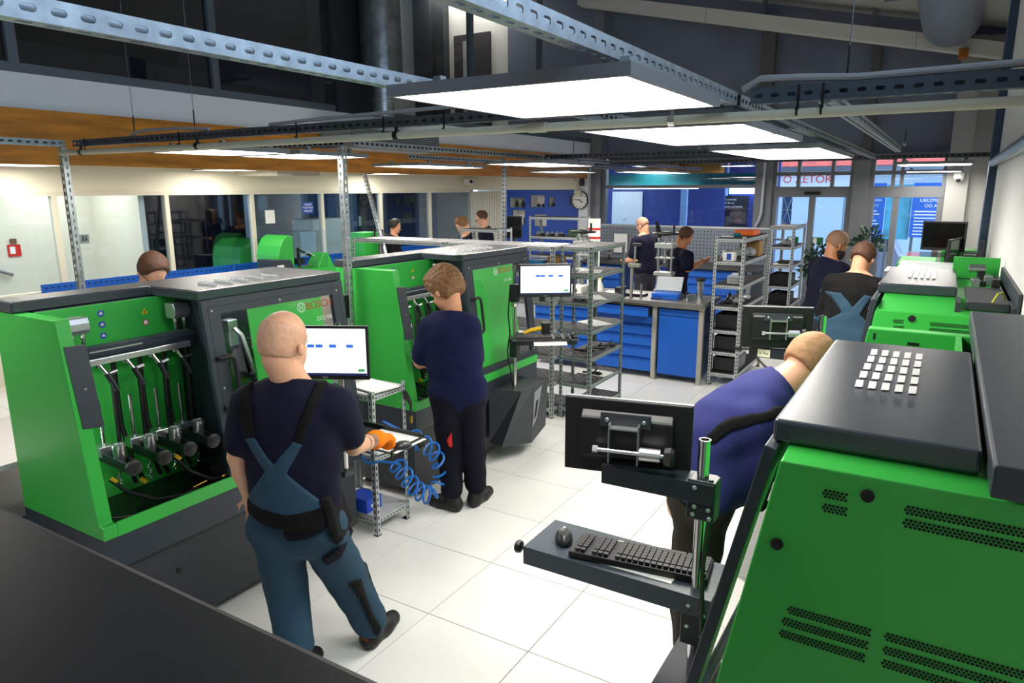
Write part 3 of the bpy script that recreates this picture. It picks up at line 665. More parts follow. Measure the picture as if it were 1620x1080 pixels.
        e=MB(); e.X=Mx; e.lathe([(.026,-.01),(.026,.055),(.029,.06),(.029,.082),(.020,.084),(.018,.07),(0,.07)],(.15,0,.0),18); e.build('cup',SILV,ar,smooth=True)
        e=MB(); e.X=Mx; e.box(-.035,.03,-.032,.032,-.005,.045); e.build('rod_clamp',SILV,ar,bevel=.003)
        ch=MB(); Q=Mx@Vector((.12,0,-.03))
        for q in range(7): ch.ball((Q.x+.004*math.sin(q*2),Q.y+.004*math.cos(q*2),Q.z-.03-q*.014),.0075,8)
        ch.build('ball_chain',CHROME,ar,smooth=True)
    MB().tube([(-.20,.16,.86),(-.14,.2,.80),(-.08,.30,.735),(-.06,.42,.715),(-.05,.5,.73)],.009,8).build('hose',HOSE,t,smooth=True)
    MB().tube([(-.16,.46,.88),(-.10,.5,.80),(-.06,.58,.74),(-.03,.64,.735)],.009,8).build('hose',HOSE,t,smooth=True)
    MB().tube([(-.06,.075,.74),(-.05,.2,.705),(-.04,.33,.70),(-.03,.44,.735)],.008,8).build('hose',HOSE,t,smooth=True)
    for q in ((-.20,.165,.862),(-.16,.465,.882),(-.23,.32,.80)): MB().cyl((q[0],q[1],q[2]),(q[0]+.02,q[1]+.015,q[2]-.02),.012).build('yellow_ferrule',YELLOW,t,smooth=True)
    for q in ((-.045,.47,.74),(-.03,.62,.745)): MB().cyl(q,(q[0]+.006,q[1]+.07,q[2]+.01),.006).build('hose_fitting',BRASS,t,smooth=True)
    return t,D
b1,_=bench('green test bench nearest on the left, its window door half hidden by the bald man',(-.88,-1.115,0),0)
b2,_=bench('green test bench farther left with the young man working in its opening',(-.88,1.02,0),0,h0=.74,h1=1.70,win=(.84,1.60),green=(.842,1.44),logo=1.19)
# speaker-like tag, rag on the second bench roof
tag(MB().add([(-1.10,1.72,1.684),(-1.02,1.70,1.684),(-.98,1.76,1.684),(-1.06,1.79,1.684),(-1.07,1.735,1.73),(-1.03,1.73,1.72),(-1.005,1.75,1.765),(-1.05,1.765,1.725)],[(0,3,2,1),(4,5,6,7),(0,1,5,4),(1,2,6,5),(2,3,7,6),(3,0,4,7)]).build('cleaning_rag',PAPER,None,True),'crumpled white rag on the roof of the second left bench','rag')
# ---- right row: the same benches turned round, seen from their hood end
def vents(par,xs,zs,y,rows=3,pitch=.0075):
    m=MB(); n=int((xs[1]-xs[0])/pitch)
    for r in range(rows):
        for k in range(n):
            x=xs[0]+(k+.5*(r%2))*pitch; z=zs-r*pitch*.87
            m.add([(x+.0032*math.cos(q*PI/3),y,z+.0032*math.sin(q*PI/3)) for q in range(6)],[tuple(range(6))])
    m.build('vent_holes',HOLE,par,kind='stuff')
def green_body(t,y0,y1,yl,zf,back):
    fx=lambda z:-.142+(1.63-z)*.18
    poly=[(y0,.69),(y1,.69),(y1,zf),(yl,1.631),(y0,1.631)]; n=len(poly)
    vs=[(fx(z),y,z) for y,z in poly]+[(back,y,z) for y,z in poly]
    return MB().add(vs,[tuple(range(n)),tuple(range(2*n-1,n-1,-1))]+[(i,n+i,n+(i+1)%n,(i+1)%n) for i in range(n)]).build('side_cover',GREEN,t,bevel=.004)
r1,_=bench('large green bench at the right edge with twenty-five vent tabs on its dark lid',(1.715,.49,0),PI,h0=.62,h1=1.60,win=(.74,1.5),green=None,logo=None,door_out=.09,rear=True,lid_b=-.484,lid=(.605,1.562),full=False)
sc=green_body(r1,.66,1.635,1.55,1.62,-.69)
Yf=1.6355
# bands of vent holes on the hood end (local x grows toward the aisle)
for x0,x1,z in ((-.268,-.222,1.575),(-.27,-.224,1.545),(-.60,-.365,1.575),(-.60,-.362,1.548),(-.335,-.172,1.300),(-.333,-.168,1.270),(-.33,-.16,1.240),(-.60,-.36,1.302),(-.60,-.357,1.272),(-.60,-.354,1.242)): vents(r1,(x0,x1),z,Yf+.0008)
for x,z in ((-.305,1.581),(-.147,1.436)): MB().lathe([(0,0),(.013,0),(.012,.006),(.005,.008),(0,.008)],(x,Yf,z),14,(0,1,0)).build('rubber_plug',MATTE,r1,smooth=True)
MB().box(-.70,-.492,-.1,1.70,1.645,1.705).build('rear_box',DARK,r1,bevel=.006)
MB().box(-.19,-.182,-.001,.0635,1.59,1.615).build('slot',HOLE,r1)
m=MB().box(-.34,-.30,.0625,.0640,1.58,1.592); m.build('label_plate',BLACK,r1)
r2,_=bench('second green bench of the right row beside the two standing men',(1.715,2.85,0),PI,h0=.40,h1=1.60,win=(.52,1.5),green=None,logo=None,door_out=.0,rear=True,lid_b=-.46,lid=(.41,1.33),full=False)
green_body(r2,.45,1.6,1.32,1.583,-.69)
Yf=1.6005
for x0,x1,z in ((-.25,-.20,1.54),(-.255,-.205,1.51),(-.60,-.36,1.54),(-.60,-.355,1.513)): vents(r2,(x0,x1),z,Yf+.0006)
MB().lathe([(0,0),(.017,0),(.015,.006),(0,.008)],(-.285,Yf,1.552),14,(0,1,0)).build('rubber_plug',MATTE,r2,smooth=True)
MB().box(-.475,-.455,1.34,1.55,1.59,1.637).build('hinge_strip',DARKG,r2)
MB().box(-.67,-.50,.9,1.52,1.60,1.640).build('rear_cover',DARKG,r2,bevel=.004)
MB().box(-.70,-.688,.3,1.62,1.58,1.70).build('cable_rail',DARK,r2)
MB().box(-.68,-.44,.28,.30,1.5,1.75).build('rear_bracket',GREEN,r2)
for k in range(9):
    MB().box(-.66+.03*(k%4),-.62+.03*(k%4),.45+.05*k,.49+.05*k,1.632,1.66+.012*(k%3)).build('valve_block',STEEL if k%2 else MESS,r2,bevel=.003)
for k in range(3): MB().cyl((-.60,.42+.06*k,1.70),(-.52,.42+.06*k,1.70),.02).build('solenoid',STEEL,r2,smooth=True)
MB().tube([(-.66,1.35,1.64),(-.64,1.4,1.68),(-.62,1.46,1.68),(-.6,1.5,1.64)],.004,6).build('earth_wire',mat('yellow_green_wire','#b9c41a',.5),r2,smooth=True)
# foreground hood and distant third bench
t=thing('injector_test_bench','dark anthracite bench hood filling the lower left foreground','test bench',(0,0,0),0,'green and anthracite diesel test benches')
MB().box(.45,1.78,-3.6,-2.127,1.63,1.68).build('lid',mat('matt_anthracite','#14171b',.45,bump=.05,bscale=500,spec=.35),t,bevel=.012,seg=3)
MB().box(.62,1.72,-3.5,-2.2,.68,1.63).build('body',DARK,t); MB().box(.7,1.66,-3.4,-2.3,.0,.68).build('plinth',DARKG,t)
t=thing('injector_test_bench','distant green bench by the right wall below the black monitor','test bench',(2.2,5.0,0),0,'green and anthracite diesel test benches')
MB().box(-.45,.2,-.3,.9,.1,1.42).build('plinth',DARKG,t); MB().box(-.12,.14,-.4,-.05,1.42,1.64).build('column',GREEN,t,bevel=.01); MB().box(-.12,.14,-.401,-.399,1.52,1.524).build('seam',HOLE,t)
MB().box(-.46,-.15,-.3,.5,1.42,1.50).build('deck',GREEN,t,bevel=.01)
t=thing('test_rig','flat grey metal rig table with clear cover beside the standing men','test rig',(2.02,3.30,0))
MB().box(-.12,.22,-.40,.5,0,1.58).build('cabinet',mat('grey_cabinet','#b8bab8',.5),t,bevel=.006); MB().box(-.20,.24,-.42,.52,1.585,1.60).build('top_plate',STEEL,t)
MB().box(-.16,.16,.0,.48,1.60,1.68).build('clear_cover',glass('acrylic',(.95,.97,.97),1.0),t); MB().box(-.26,.2,-.38,-.1,1.602,1.608).build('paper',PAPER,t)
# =================================================================== RACKS, BENCHES, STANDS
def slots(mb,p0,du,dv,n,pitch,w_,h_):
    p0=Vector(p0); du=Vector(du); dv=Vector(dv); mb.cur=1
    for k in range(n):
        c=p0+du*((k+.5)*pitch); mb.add([c-du*w_/2-dv*h_/2,c+du*w_/2-dv*h_/2,c+du*w_/2+dv*h_/2,c-du*w_/2+dv*h_/2],[(0,1,2,3)])
    mb.cur=0
def rack(label,x0,x1,y0,y1,h,zs,deck=FELT,m=RACKM,group='slotted steel shelf racks',pw=.034,name='shelf_rack',feet=True):
    t=thing(name,label,'rack',((x0+x1)/2,(y0+y1)/2,0),0,group); a,b=(x1-x0)/2,(y1-y0)/2
    for sx in (-1,1):
        for sy in (-1,1):
            mb=MB(); X=sx*a; Y=sy*b; th=.003
            mb.box(min(X,X-sx*pw),max(X,X-sx*pw),min(Y,Y-sy*th),max(Y,Y-sy*th),.004,h).box(min(X,X-sx*th),max(X,X-sx*th),min(Y,Y-sy*pw),max(Y,Y-sy*pw),.004,h)
            n=int(h/.042)
            slots(mb,(X-sx*pw/2,Y+sy*.0006,.02),(0,0,1),(1,0,0),n,.042,.022,.010); slots(mb,(X+sx*.0006,Y-sy*pw/2,.02),(0,0,1),(0,1,0),n,.042,.022,.010)
            p=mb.build('post',[m,HOLE],t)
            if feet: MB().box(min(X,X-sx*(pw+.006))-.003*(sx>0)*0,max(X,X-sx*(pw+.006)),min(Y,Y-sy*(pw+.006)),max(Y,Y-sy*(pw+.006)),0,.008).build('foot',MATTE,p)
    for z in zs:
        mb=MB(); bh=.036; q=.004
        mb.box(-a+pw,a-pw,-b+q,-b+q+.02,z-bh,z).box(-a+pw,a-pw,b-q-.02,b-q,z-bh,z).box(-a+q,-a+q+.02,-b+pw,b-pw,z-bh,z).box(a-q-.02,a-q,-b+pw,b-pw,z-bh,z)
        n=int((2*a-2*pw)/.03); slots(mb,(-a+pw,-b+q-.0006,z-bh*.62),(1,0,0),(0,0,1),n,.03,.014,.008)
        n=int((2*b-2*pw)/.03)
        for sx in (-1,1): slots(mb,(sx*(a-q+.0006),-b+pw,z-bh*.62),(0,1,0),(0,0,1),n,.03,.014,.008)
        s=mb.build('shelf_beams',[m,HOLE],t)
        MB().box(-a+.012,a-.012,-b+.012,b-.012,z-.004,z+.004).build('shelf_deck',deck,s)
    return t
ZS=[1.64,1.39,1.13,.87,.61,.35,.10]
STRIPE=mat('striped_rubber_mat','#3a3835',.85,vary=.55,vscale=45,aniso=(1,.15,1))
CHEQ=bpy.data.materials.new('chequer_mat'); CHEQ.use_nodes=True; _n=CHEQ.node_tree; _b=_n.nodes['Principled BSDF']
_tc=_n.nodes.new('ShaderNodeTexCoord'); _mp=_n.nodes.new('ShaderNodeMapping'); _mp.inputs['Rotation'].default_value=(0,0,.785); _mp.inputs['Scale'].default_value=(18,18,18)
_br=_n.nodes.new('ShaderNodeTexBrick'); _br.inputs['Color1'].default_value=lin('#6d6b69'); _br.inputs['Color2'].default_value=lin('#57555a'); _br.inputs['Mortar'].default_value=lin('#1d1d22'); _br.inputs['Mortar Size'].default_value=.12; _br.inputs['Scale'].default_value=1; _br.offset=0
_br.inputs['Brick Width'].default_value=1; _br.inputs['Row Height'].default_value=1
_n.links.new(_tc.outputs['Object'],_mp.inputs[0]); _n.links.new(_mp.outputs[0],_br.inputs['Vector']); _n.links.new(_br.outputs['Color'],_b.inputs['Base Color']); _b.inputs['Roughness'].default_value=.6
rack('grey-green slotted shelf rack standing in the aisle beside the second bench monitor',-.935,-.61,3.25,4.02,1.645,ZS,CHEQ,mat('green_grey_rack','#95a39f',.42,.6))
rack('long shelf rack behind the second bench, right section',-2.18,-.955,3.15,3.62,1.645,ZS,CHEQ)
rack('long shelf rack behind the second bench, left section',-3.45,-2.20,3.15,3.62,1.645,ZS[:4],CHEQ)
rack('grey shelf rack at the end of the blue workbench with an orange box on top',-.04,.29,5.15,6.3,1.66,[1.635,1.39,1.13,.895,.63,.385,.14])
rack('grey shelf rack standing before the left entrance door',.08,.40,7.35,8.2,1.68,[1.66,1.40,1.15,.87,.61,.35,.1])
rack('far shelf rack with metal parts below the wall clock',-3.75,-2.83,7.55,7.95,1.735,[1.72,1.41,1.1,.8])
rack('low shelf rack beside the man with glasses',-3.75,-3.1,5.6,5.95,1.64,[1.62,1.3,.9])
rk=rack('small white-decked rack between the two left benches',-1.25,-.79,.492,.81,.955,[.93,.53,.12],mat('light_grey_deck','#c9c9cb',.6),RACKM,pw=.03)
# ---- blue workbench island
def drawer_unit(label,x0,x1,yf,depth,z0,hs,openk=None,group='blue drawer cabinets'):
    t=thing('drawer_cabinet',label,'cabinet',(x0,yf,0),0,group); w_=x1-x0
    MB().box(0,w_,.022,depth,z0,z0+sum(hs)+.01).build('body',mat('dark_blue_body','#0b2f66',.5),t)
    z=z0+sum(hs)
    for k,hh in enumerate(hs):
        o=-.16 if k==openk else 0
        d=MB().box(.006,w_-.006,o,o+.02,z-hh+.004,z-.022).prism([(o,z-.004),(o+.02,z-.004),(o+.02,z-.022),(o+.012,z-.022)],'x',.006,w_-.006).build('drawer',BLUE,t,bevel=.002)
        MB().box(.02,w_-.02,o-.008,o+.002,z-.030,z-.024).build('handle_rail',mat('blue_rail','#0e469a',.4),d)
        if k==openk: MB().box(.02,.03,o+.02,.3,z-hh+.01,z-.03).box(w_-.03,w_-.02,o+.02,.3,z-hh+.01,z-.03).box(.02,w_-.02,o+.02,.3,z-hh+.008,z-hh+.012).build('drawer_box',mat('dark_drawer','#15181c',.6),d)
        z-=hh
    return t
YF=5.04
drawer_unit('blue drawer cabinet with its top drawer pulled open',-1.42,-.665,YF,.6,.08,[.11,.11,.13,.13,.14,.16],0)
drawer_unit('blue drawer cabinet behind the aisle rack, left of the open drawer',-2.22,-1.46,YF,.6,.08,[.11,.11,.13,.13,.14,.16])
t=thing('door_cabinet','blue cabinet with one large door under the workbench end','cabinet',(-.60,YF,0))
MB().box(0,.48,.022,.6,.06,.86).build('body',mat('dark_blue_body','#0b2f66',.5),t)
MB().box(.006,.474,0,.02,.08,.755).build('door',BLUE,t,bevel=.003); dd=MB().box(.006,.474,0,.02,.765,.835).build('drawer',BLUE,t,bevel=.003); MB().box(.02,.46,-.008,.002,.80,.808).build('handle_rail',mat('blue_rail','#0e469a',.4),dd)
t=thing('workbench','long steel-topped workbench over the blue cabinets','workbench',(-1.2,5.4,0))
MB().box(-1.1,1.13,-.45,.27,.885,.93).build('worktop',mat('worn_steel_top','#85837f',.38,.6,vary=.15,vscale=5),t,bevel=.003)
for x in (-1.08,-.245,.555,1.09): MB().box(x-.025,x+.025,-.37,-.32,0,.885).build('leg',mat('warm_grey_frame','#9a978f',.5),t,bevel=.002)
MB().box(-1.1,1.13,-.42,-.36,.862,.885).build('front_rail',mat('warm_grey_frame','#9a978f',.5),t)
# ---- pegboard bench at the back
t=thing('workbench','back workbench with grey perforated pegboard below the showroom glass','workbench',(-2.0,9.2,0))
MB().box(-1.6,1.65,-.35,.4,.88,.92).build('worktop',mat('dark_worktop','#3b3a3c',.5),t)
MB().box(-1.6,1.65,.40,.43,.92,1.50).build('pegboard',mat('pegboard_grey','#7b8492',.5,.2),t)
m=MB()
for i in range(54):
    for j in range(9): x=-1.56+i*.06; z=.97+j*.058; m.quad((x,.3995,z),(x+.014,.3995,z),(x+.014,.3995,z+.022),(x,.3995,z+.022))
m.build('peg_holes',HOLE,t,kind='stuff')
MB().box(-1.62,1.67,.39,.44,1.50,1.53).box(-1.63,-1.60,.39,.44,0,1.53).box(1.65,1.68,.39,.44,0,1.53).build('pegboard_frame',ALU,t)
for x in (-1.5,0,1.5): MB().box(x-.03,x+.03,-.3,-.25,0,.88).build('leg',GREYAL,t)
drawer_unit('blue drawer cabinet of the back bench, left one',-3.45,-2.7,8.9,.5,.1,[.12,.12,.16,.18,.18],None,'back bench cabinets')
drawer_unit('blue drawer cabinet of the back bench, right one',-1.5,-.65,8.9,.5,.1,[.12,.12,.16,.18,.18],None,'back bench cabinets')
# ---- benches with blue perforated rail along the left partition
for k,(y0,y1,l) in enumerate(((1.5,4.1,'blue-railed bench under the left partition, nearest stretch'),(4.12,6.6,'blue-railed bench under the left partition carrying the green rig'),(6.62,9.2,'blue-railed bench under the left partition near the dark-haired man'))):
    t=thing('side_bench',l,'workbench',(-6.35,(y0+y1)/2,0),0,'benches along the glass partition'); q=(y1-y0)/2
    MB().box(-.4,.38,-q,q,.86,.90).build('worktop',mat('dark_worktop','#3b3a3c',.5),t)
    MB().box(-.42,-.395,-q,q,.62,1.10).build('perforated_rail',BLUE,t)
    m=MB()
    for j in range(int(2*q/.07)):
        y=-q+.03+j*.07; m.quad((-.3945,y,1.05),(-.3945,y+.03,1.05),(-.3945,y+.03,1.062),(-.3945,y,1.062))
    m.build('rail_slots',HOLE,t,kind='stuff')
    for yy in (-q+.1,q-.1):
        for xx in (-.36,.34): MB().box(xx-.025,xx+.025,yy-.025,yy+.025,0,.86).build('leg',GREYAL,t)
# ---- monitor stands, monitors, keyboards, mice
SCR_W=emitter('lit_screen','#e4ecf4',.72); 
def monitor(label,c,rz,w_=.40,h_=.25,screen=True,back=True,tilt=0,brand='ASUS'):
    # local: screen faces -y
    t=thing('computer_monitor',label,'monitor',c,rz,'bench monitors')
    if tilt: t.rotation_euler=(tilt,0,rz)
    MB().box(-w_/2,w_/2,0,.022,-h_/2,h_/2).prism([(.022,-h_*.32),(.022,h_*.36),(.045,h_*.26),(.045,-h_*.24)],'x',-w_*.36,w_*.36).build('casing',BLACK,t,bevel=.004)
    MB().box(-w_/2,w_/2,-.001,.014,h_/2,h_/2+.002).build('top_edge',mat('grey_edge','#77797c',.4),t)
    s=MB().box(-w_/2+.013,w_/2-.013,-.002,.0,-h_/2+.024,h_/2-.013).build('screen',SCR_W if screen else mat('dark_screen','#07080a',.15),t)
    if screen:
        a,b=w_/2-.013,h_/2
        MB().box(-a,a,-.0026,-.002,b-.045,b-.018).build('title_bar',emitter('title_bar','#c9dcef',.9),s)
        MB().box(-a,a,-.0026,-.002,-b+.024,-b+.036).build('task_bar',emitter('task_bar','#1a2350',.6),s)
        for x in (-.30,-.10,.22,.62): MB().box(a*(x)-.018,a*x+.018,-.0028,-.002,.030,.046).build('button',emitter('blue_button','#2f5fc0',.8),s)
        MB().box(a-.045,a-.012,-.0028,-.002,-b+.045,-b+.058).build('ok_button',emitter('green_button','#2c8a44',.8),s)
        for k in range(4): MB().box(-a+.03+k*.08,-a+.08+k*.08,-.0026,-.002,-.02,-.017).build('text_line',emitter('text_grey','#aab4c4',.8),s)
        if brand: text('lettering',brand,.013,mat('grey_letter','#9a9c9e',.4),t,basis((0,-.0012,-h_/2+.012),(1,0,0),(0,0,1)),.0003)
    if back:
        MB().box(-w_*.34,w_*.34,.0445,.0455,h_*.27,h_*.30).build('vent_strip',mat('vent_grey','#8b8d8e',.5),t)
        MB().box(-.075,.075,.045,.053,.045,.085).build('bracket_plate',DARKG,t)
        for x in (-.055,.055): inst('bolt',_scru,(x,.053,.065),t,(-PI/2,0,0))
        MB().box(-.045,-.041,.05,.085,-.06,.06).box(.041,.045,.05,.085,-.06,.06).box(-.045,.045,.05,.085,.045,.049).build('yoke',SILV,t)
        MB().lathe([(.006,-.12),(.006,.09)],(0,.085,-.02),10,(1,0,0)).lathe([(.02,-.11),(.02,-.05)],(0,.085,-.02),14,(1,0,0)).lathe([(.011,.075),(.011,.09)],(0,.085,-.02),6,(1,0,0)).build('tilt_spindle',SILV,t,smooth=True)
        MB().lathe([(0,-.15),(.024,-.15),(.03,-.14),(.026,-.122),(.01,-.118),(0,-.118)],(0,.085,-.02),8,(1,0,0)).build('tilt_knob',BLACK,t,smooth=True)
    return t
def keyboard(label,c,rz,m=BLACK):
    t=thing('keyboard',label,'keyboard',c,rz,'bench keyboards')
    MB().prism([(-.075,0),(.075,0),(.075,.022),(-.075,.012)],'x',-.22,.22).build('case',m,t,bevel=.004)
    k=MB(); kz=lambda y:.017+.01*(y+.075)/.15
    for j in range(6):
        y=.055-j*.0205-(.006 if j>0 else 0)
        for i in range(22):
            if i in (15,19) : continue
            x=-.205+i*.0190
            if j==5 and 3<i<9: continue
            k.cbox((x,y,kz(y)+.002),(.0155,.0165,.006))
    k.cbox((-.09,-.0535,kz(-.0535)+.002),(.09,.0165,.006))
    k.build('keys',mat('key_black','#17181a',.5),t,kind='stuff'); return t
def mouse(label,c,rz):
    t=thing('computer_mouse',label,'mouse',c,rz,'bench mice')
    MB().lathe([(0,0),(.03,0),(.032,.008),(.028,.022),(.018,.033),(0,.036)],n=18).build('shell',mat('dark_mouse','#2a2c2f',.3),t,smooth=True).scale=(1,1.65,1)
    MB().box(-.006,.006,.008,.040,.022,.0335).build('wheel_strip',SILV,t,bevel=.003); return t
TRAYM=mat('dark_green_grey_tray','#222a2e',.35)
# stand 3: right-row bench in the foreground
px,py=1.575,-.69
t=thing('monitor_stand','chrome pole stand with dark tray in front of the right foreground bench','stand',(px,py,0),0,'monitor stands on poles')
MB().prism([(-.12,.0),(.05,.0),(.05,.72),(-.09,.72),(-.12,.5)],'y',-.22,.16).build('housing',DARK,t,bevel=.004)
MB().lathe([(.017,.72),(.017,1.47),(.0135,1.47),(.0135,1.40)],n=16).build('pole',CHROME,t,smooth=True)
MB().tube([(.028,-.015,1.36),(.03,-.018,1.25),(.02,-.02,1.1),(.03,-.045,.95),(.04,-.03,.75)],.008,6).build('cable',HOSE,t,smooth=True)
sl=MB().box(-.035,.045,-.03,.03,1.235,1.355).build('arm_clamp',TRAYM,t,bevel=.003)
MB().prism([(-.30,1.285),(.04,1.29),(.04,1.35),(-.30,1.345)],'y',-.036,-.030).box(-.30,.03,-.036,.06,1.341,1.345).build('monitor_arm',TRAYM,sl,bevel=.001)
MB().lathe([(0,-.42),(.022,-.415),(.026,-.405),(.02,-.39),(.007,-.385),(.007,-.30)],(0,0,1.325),10,(1,0,0)).build('arm_knob',BLACK,sl,smooth=True)
for x,z in ((-.012,1.275),(.028,1.272),(-.016,1.25),(.032,1.247)): inst('bolt',_scru,(x,-.0305,z),sl,(PI/2,0,0))
inst('bolt',_scru,(-.012,-.0365,1.335),sl,(PI/2,0,0))
s2=MB().box(-.035,.05,-.03,.03,.83,.985).build('tray_clamp',TRAYM,t,bevel=.003)
tr=MB().box(-.575,.055,-.04,.19,.992,.998).box(-.575,.055,-.04,-.034,.935,.995).build('tray',mat('tray_slate','#39434d',.33,bump=.1,bscale=200),t,bevel=.002)
MB().lathe([(0,-.62),(.02,-.617),(.023,-.61),(.02,-.60),(.006,-.595),(.006,-.575)],(0,-.01,.975),10,(1,0,0)).build('tray_knob',BLACK,tr,smooth=True)
for x,z in ((-.01,.965),(.035,.945),(-.015,.89),(.03,.87)): inst('bolt',_scru,(x,-.0305 if z<.93 else -.0405,z),s2,(PI/2,0,0))
monitor('black monitor seen from behind in the right foreground with a light vent strip',(1.33,-.66,1.425),PI+.22,.385,.235,True,True,0,None)
keyboard('black keyboard on the foreground tray',(1.37,-.615,1.001),PI+.14)
mouse('dark mouse with silver strip on the foreground tray',(1.10,-.625,.999),.5)
tag(MB().box(1.25,1.5,-.70,-.53,.9985,1.0005).build('paper_sheet',PAPER),'white paper sheet under the foreground keyboard','paper')
# stand 2: in front of the second left bench
px,py=-.74,2.10
t=thing('monitor_stand','chrome pole stand with keyboard tray in front of the second left bench','stand',(px,py,0),0,'monitor stands on poles')
hb=MB(); hb.add([(-.144,-.16,.16),(.0,-.20,.16),(.10,.10,.12),(.10,.34,.20),(-.144,.34,.16),(-.144,-.16,.60),(.10,-.06,.60),(.12,.10,.60),(.12,.34,.60),(-.144,.34,.60)],[(0,4,3,2,1),(5,6,7,8,9),(0,1,6,5),(1,2,7,6),(2,3,8,7),(3,4,9,8),(4,0,5,9)])
h=hb.build('housing',DARKG,t)
fx_=lambda z:.1+.02*(z-.12)/.48
MB().add([(fx_(z)+e_,y,z) for e_ in (.0005,.0025) for y,z in ((.115,.55),(.235,.585),(.17,.32),(.105,.25))],[(0,1,2,3),(7,6,5,4),(0,4,5,1),(1,5,6,2),(2,6,7,3),(3,7,4,0)]).build('face_plate',mat('light_plate','#8a8d90',.4,.4),h)
MB().add([(fx_(z)+.003,y,z) for y,z in ((.145,.47),(.185,.48),(.155,.34),(.118,.32))],[(0,1,2,3)]).build('slot',HOLE,h)
MB().lathe([(.016,.60),(.016,1.585),(.012,1.585)],n=14).build('pole',CHROME,t,smooth=True)
MB().box(-.03,.03,-.03,.03,1.30,1.44).build('arm_clamp',BLACK,t,bevel=.004); MB().lathe([(.022,1.26),(.03,1.27),(.03,1.30)],n=12).build('collar',CHROME,t,smooth=True)
RZ2=.62
tb=MB(); tb.X=Matrix.Rotation(RZ2,4,'Z'); tb.box(-.03,.50,-.12,.10,1.005,1.012).box(-.03,.5,-.02,.02,.95,1.005); tb.build('tray',TRAYM,t,bevel=.002)
MB().box(-.03,.035,-.03,.03,.86,1.005).build('tray_clamp',TRAYM,t); MB().tube([(-.03,-.02,1.4),(-.04,-.03,1.2),(-.03,-.02,1.05),(-.05,-.03,.9),(-.02,-.03,.75),(-.0,-.03,.62)],.006,6).build('cable',HOSE,t,smooth=True)
ab=MB(); ab.X=Matrix.Rotation(RZ2,4,'Z'); ab.box(.0,.22,.02,.05,1.36,1.40).box(.2,.24,-.02,.05,1.30,1.42); ab.build('monitor_arm',TRAYM,t)
R2=Matrix.Rotation(RZ2,3,'Z'); P2=lambda x,y,z: (Vector((px,py,0))+R2@Vector((x,y,z)))
monitor('lit monitor on the pole stand beside the second left bench',P2(.235,-.06,1.47),RZ2,.41,.255,True,False)
keyboard('black keyboard on the tray of the second bench stand',P2(.22,-.05,1.013),RZ2)
mouse('black mouse on white pad at the tray end beside the aisle rack',P2(.47,-.03,1.014),RZ2)
tag(MB().cbox(P2(.27,-.12,.995),(.26,.08,.001),(Matrix.Rotation(RZ2,3,'Z')@Matrix.Rotation(.45,3,'X'))).build('paper_sheet',PAPER),'white paper sheets hanging over the tray edge below the keyboard','paper')
t=thing('barcode_scanner','yellow and black hand scanner lying behind the keyboard','scanner',P2(.16,.06,1.013),RZ2+.1)
MB().tube([(-.09,0,.02),(-.03,0,.045),(.03,0,.055),(.07,0,.06)],[.014,.016,.018,.02],10).build('grip',YELLOW,t,smooth=True); MB().box(.06,.13,-.03,.03,.02,.11).build('head',BLACK,t,bevel=.01); MB().tube([(-.09,0,.02),(-.12,.01,.01),(-.14,.0,.03)],.012,8).build('base',BLACK,t,smooth=True)
# stand 1: beside the bald man
px,py=-.60,.16
t=thing('monitor_stand','pole stand with mouse tray beside the bald man','stand',(px,py,0),0,'monitor stands on poles')
MB().box(-.29,-.07,-.04,.04,.56,.60).build('wall_bracket',DARK,t,bevel=.004)
MB().lathe([(.016,.60),(.016,1.45)],(-.10,0,0),14).build('pole',CHROME,t,smooth=True)
tb=MB(); tb.X=Matrix.Translation((0,0,0)); tb.box(-.15,.40,-.17,.10,.842,.848).box(-.15,.40,.09,.10,.842,.872).box(.39,.40,-.17,.10,.83,.86); tb.build('tray',BLACK,t,bevel=.002)
MB().box(-.12,-.08,-.03,.03,.75,.842).build('tray_clamp',TRAYM,t); MB().lathe([(0,0),(.02,.0),(.022,.01),(.018,.018),(.006,.02),(.006,-.03)],(.43,.03,.835),10,(1,0,0)).build('tray_knob',BLACK,t,smooth=True)
MB().box(-.10,.06,-.02,.02,1.30,1.34).build('monitor_arm',TRAYM,t)
monitor('lit monitor right behind the bald man\'s head',(-.60,-.05,1.335),.50,.47,.285,True,False)
mouse('dark mouse under the orange glove',(-.20,.075,.852),-.5)
tag(MB().box(-.50,-.18,.0,.25,.848,.850).build('mouse_pad',PAPER),'white sheet on the tray beside the orange glove','paper')
keyboard('keyboard half hidden by the bald man\'s arm',(-.46,.10,.852),.1) if 0 else None
# stand 4: second right bench
t=thing('monitor_stand','short chrome pole stand holding the monitor near the fair-haired bending man','stand',(1.56,1.62,0),0,'monitor stands on poles')
MB().lathe([(.02,.6),(.02,1.47),(.016,1.47)],n=14).build('pole',CHROME,t,smooth=True); MB().box(-.1,.12,-.15,.15,0,.6).build('housing',DARK,t)
MB().box(-.38,.02,-.035,-.029,1.20,1.26).box(-.38,.02,-.035,.03,1.256,1.26).build('monitor_arm',TRAYM,t); nt_=MB().box(-.33,-.26,-.037,-.0355,1.205,1.25).build('paper_note',mat('cream_note','#e6e2c4',.7),t)
text('lettering','ia fka',.026,BLACK,nt_,basis((-.295,-.0374,1.228),(1,0,0),(0,0,1)),.0002)
MB().lathe([(0,-.47),(.02,-.465),(.02,-.44),(.007,-.43),(.007,-.38)],(0,0,1.235),10,(1,0,0)).build('arm_knob',BLACK,t,smooth=True)
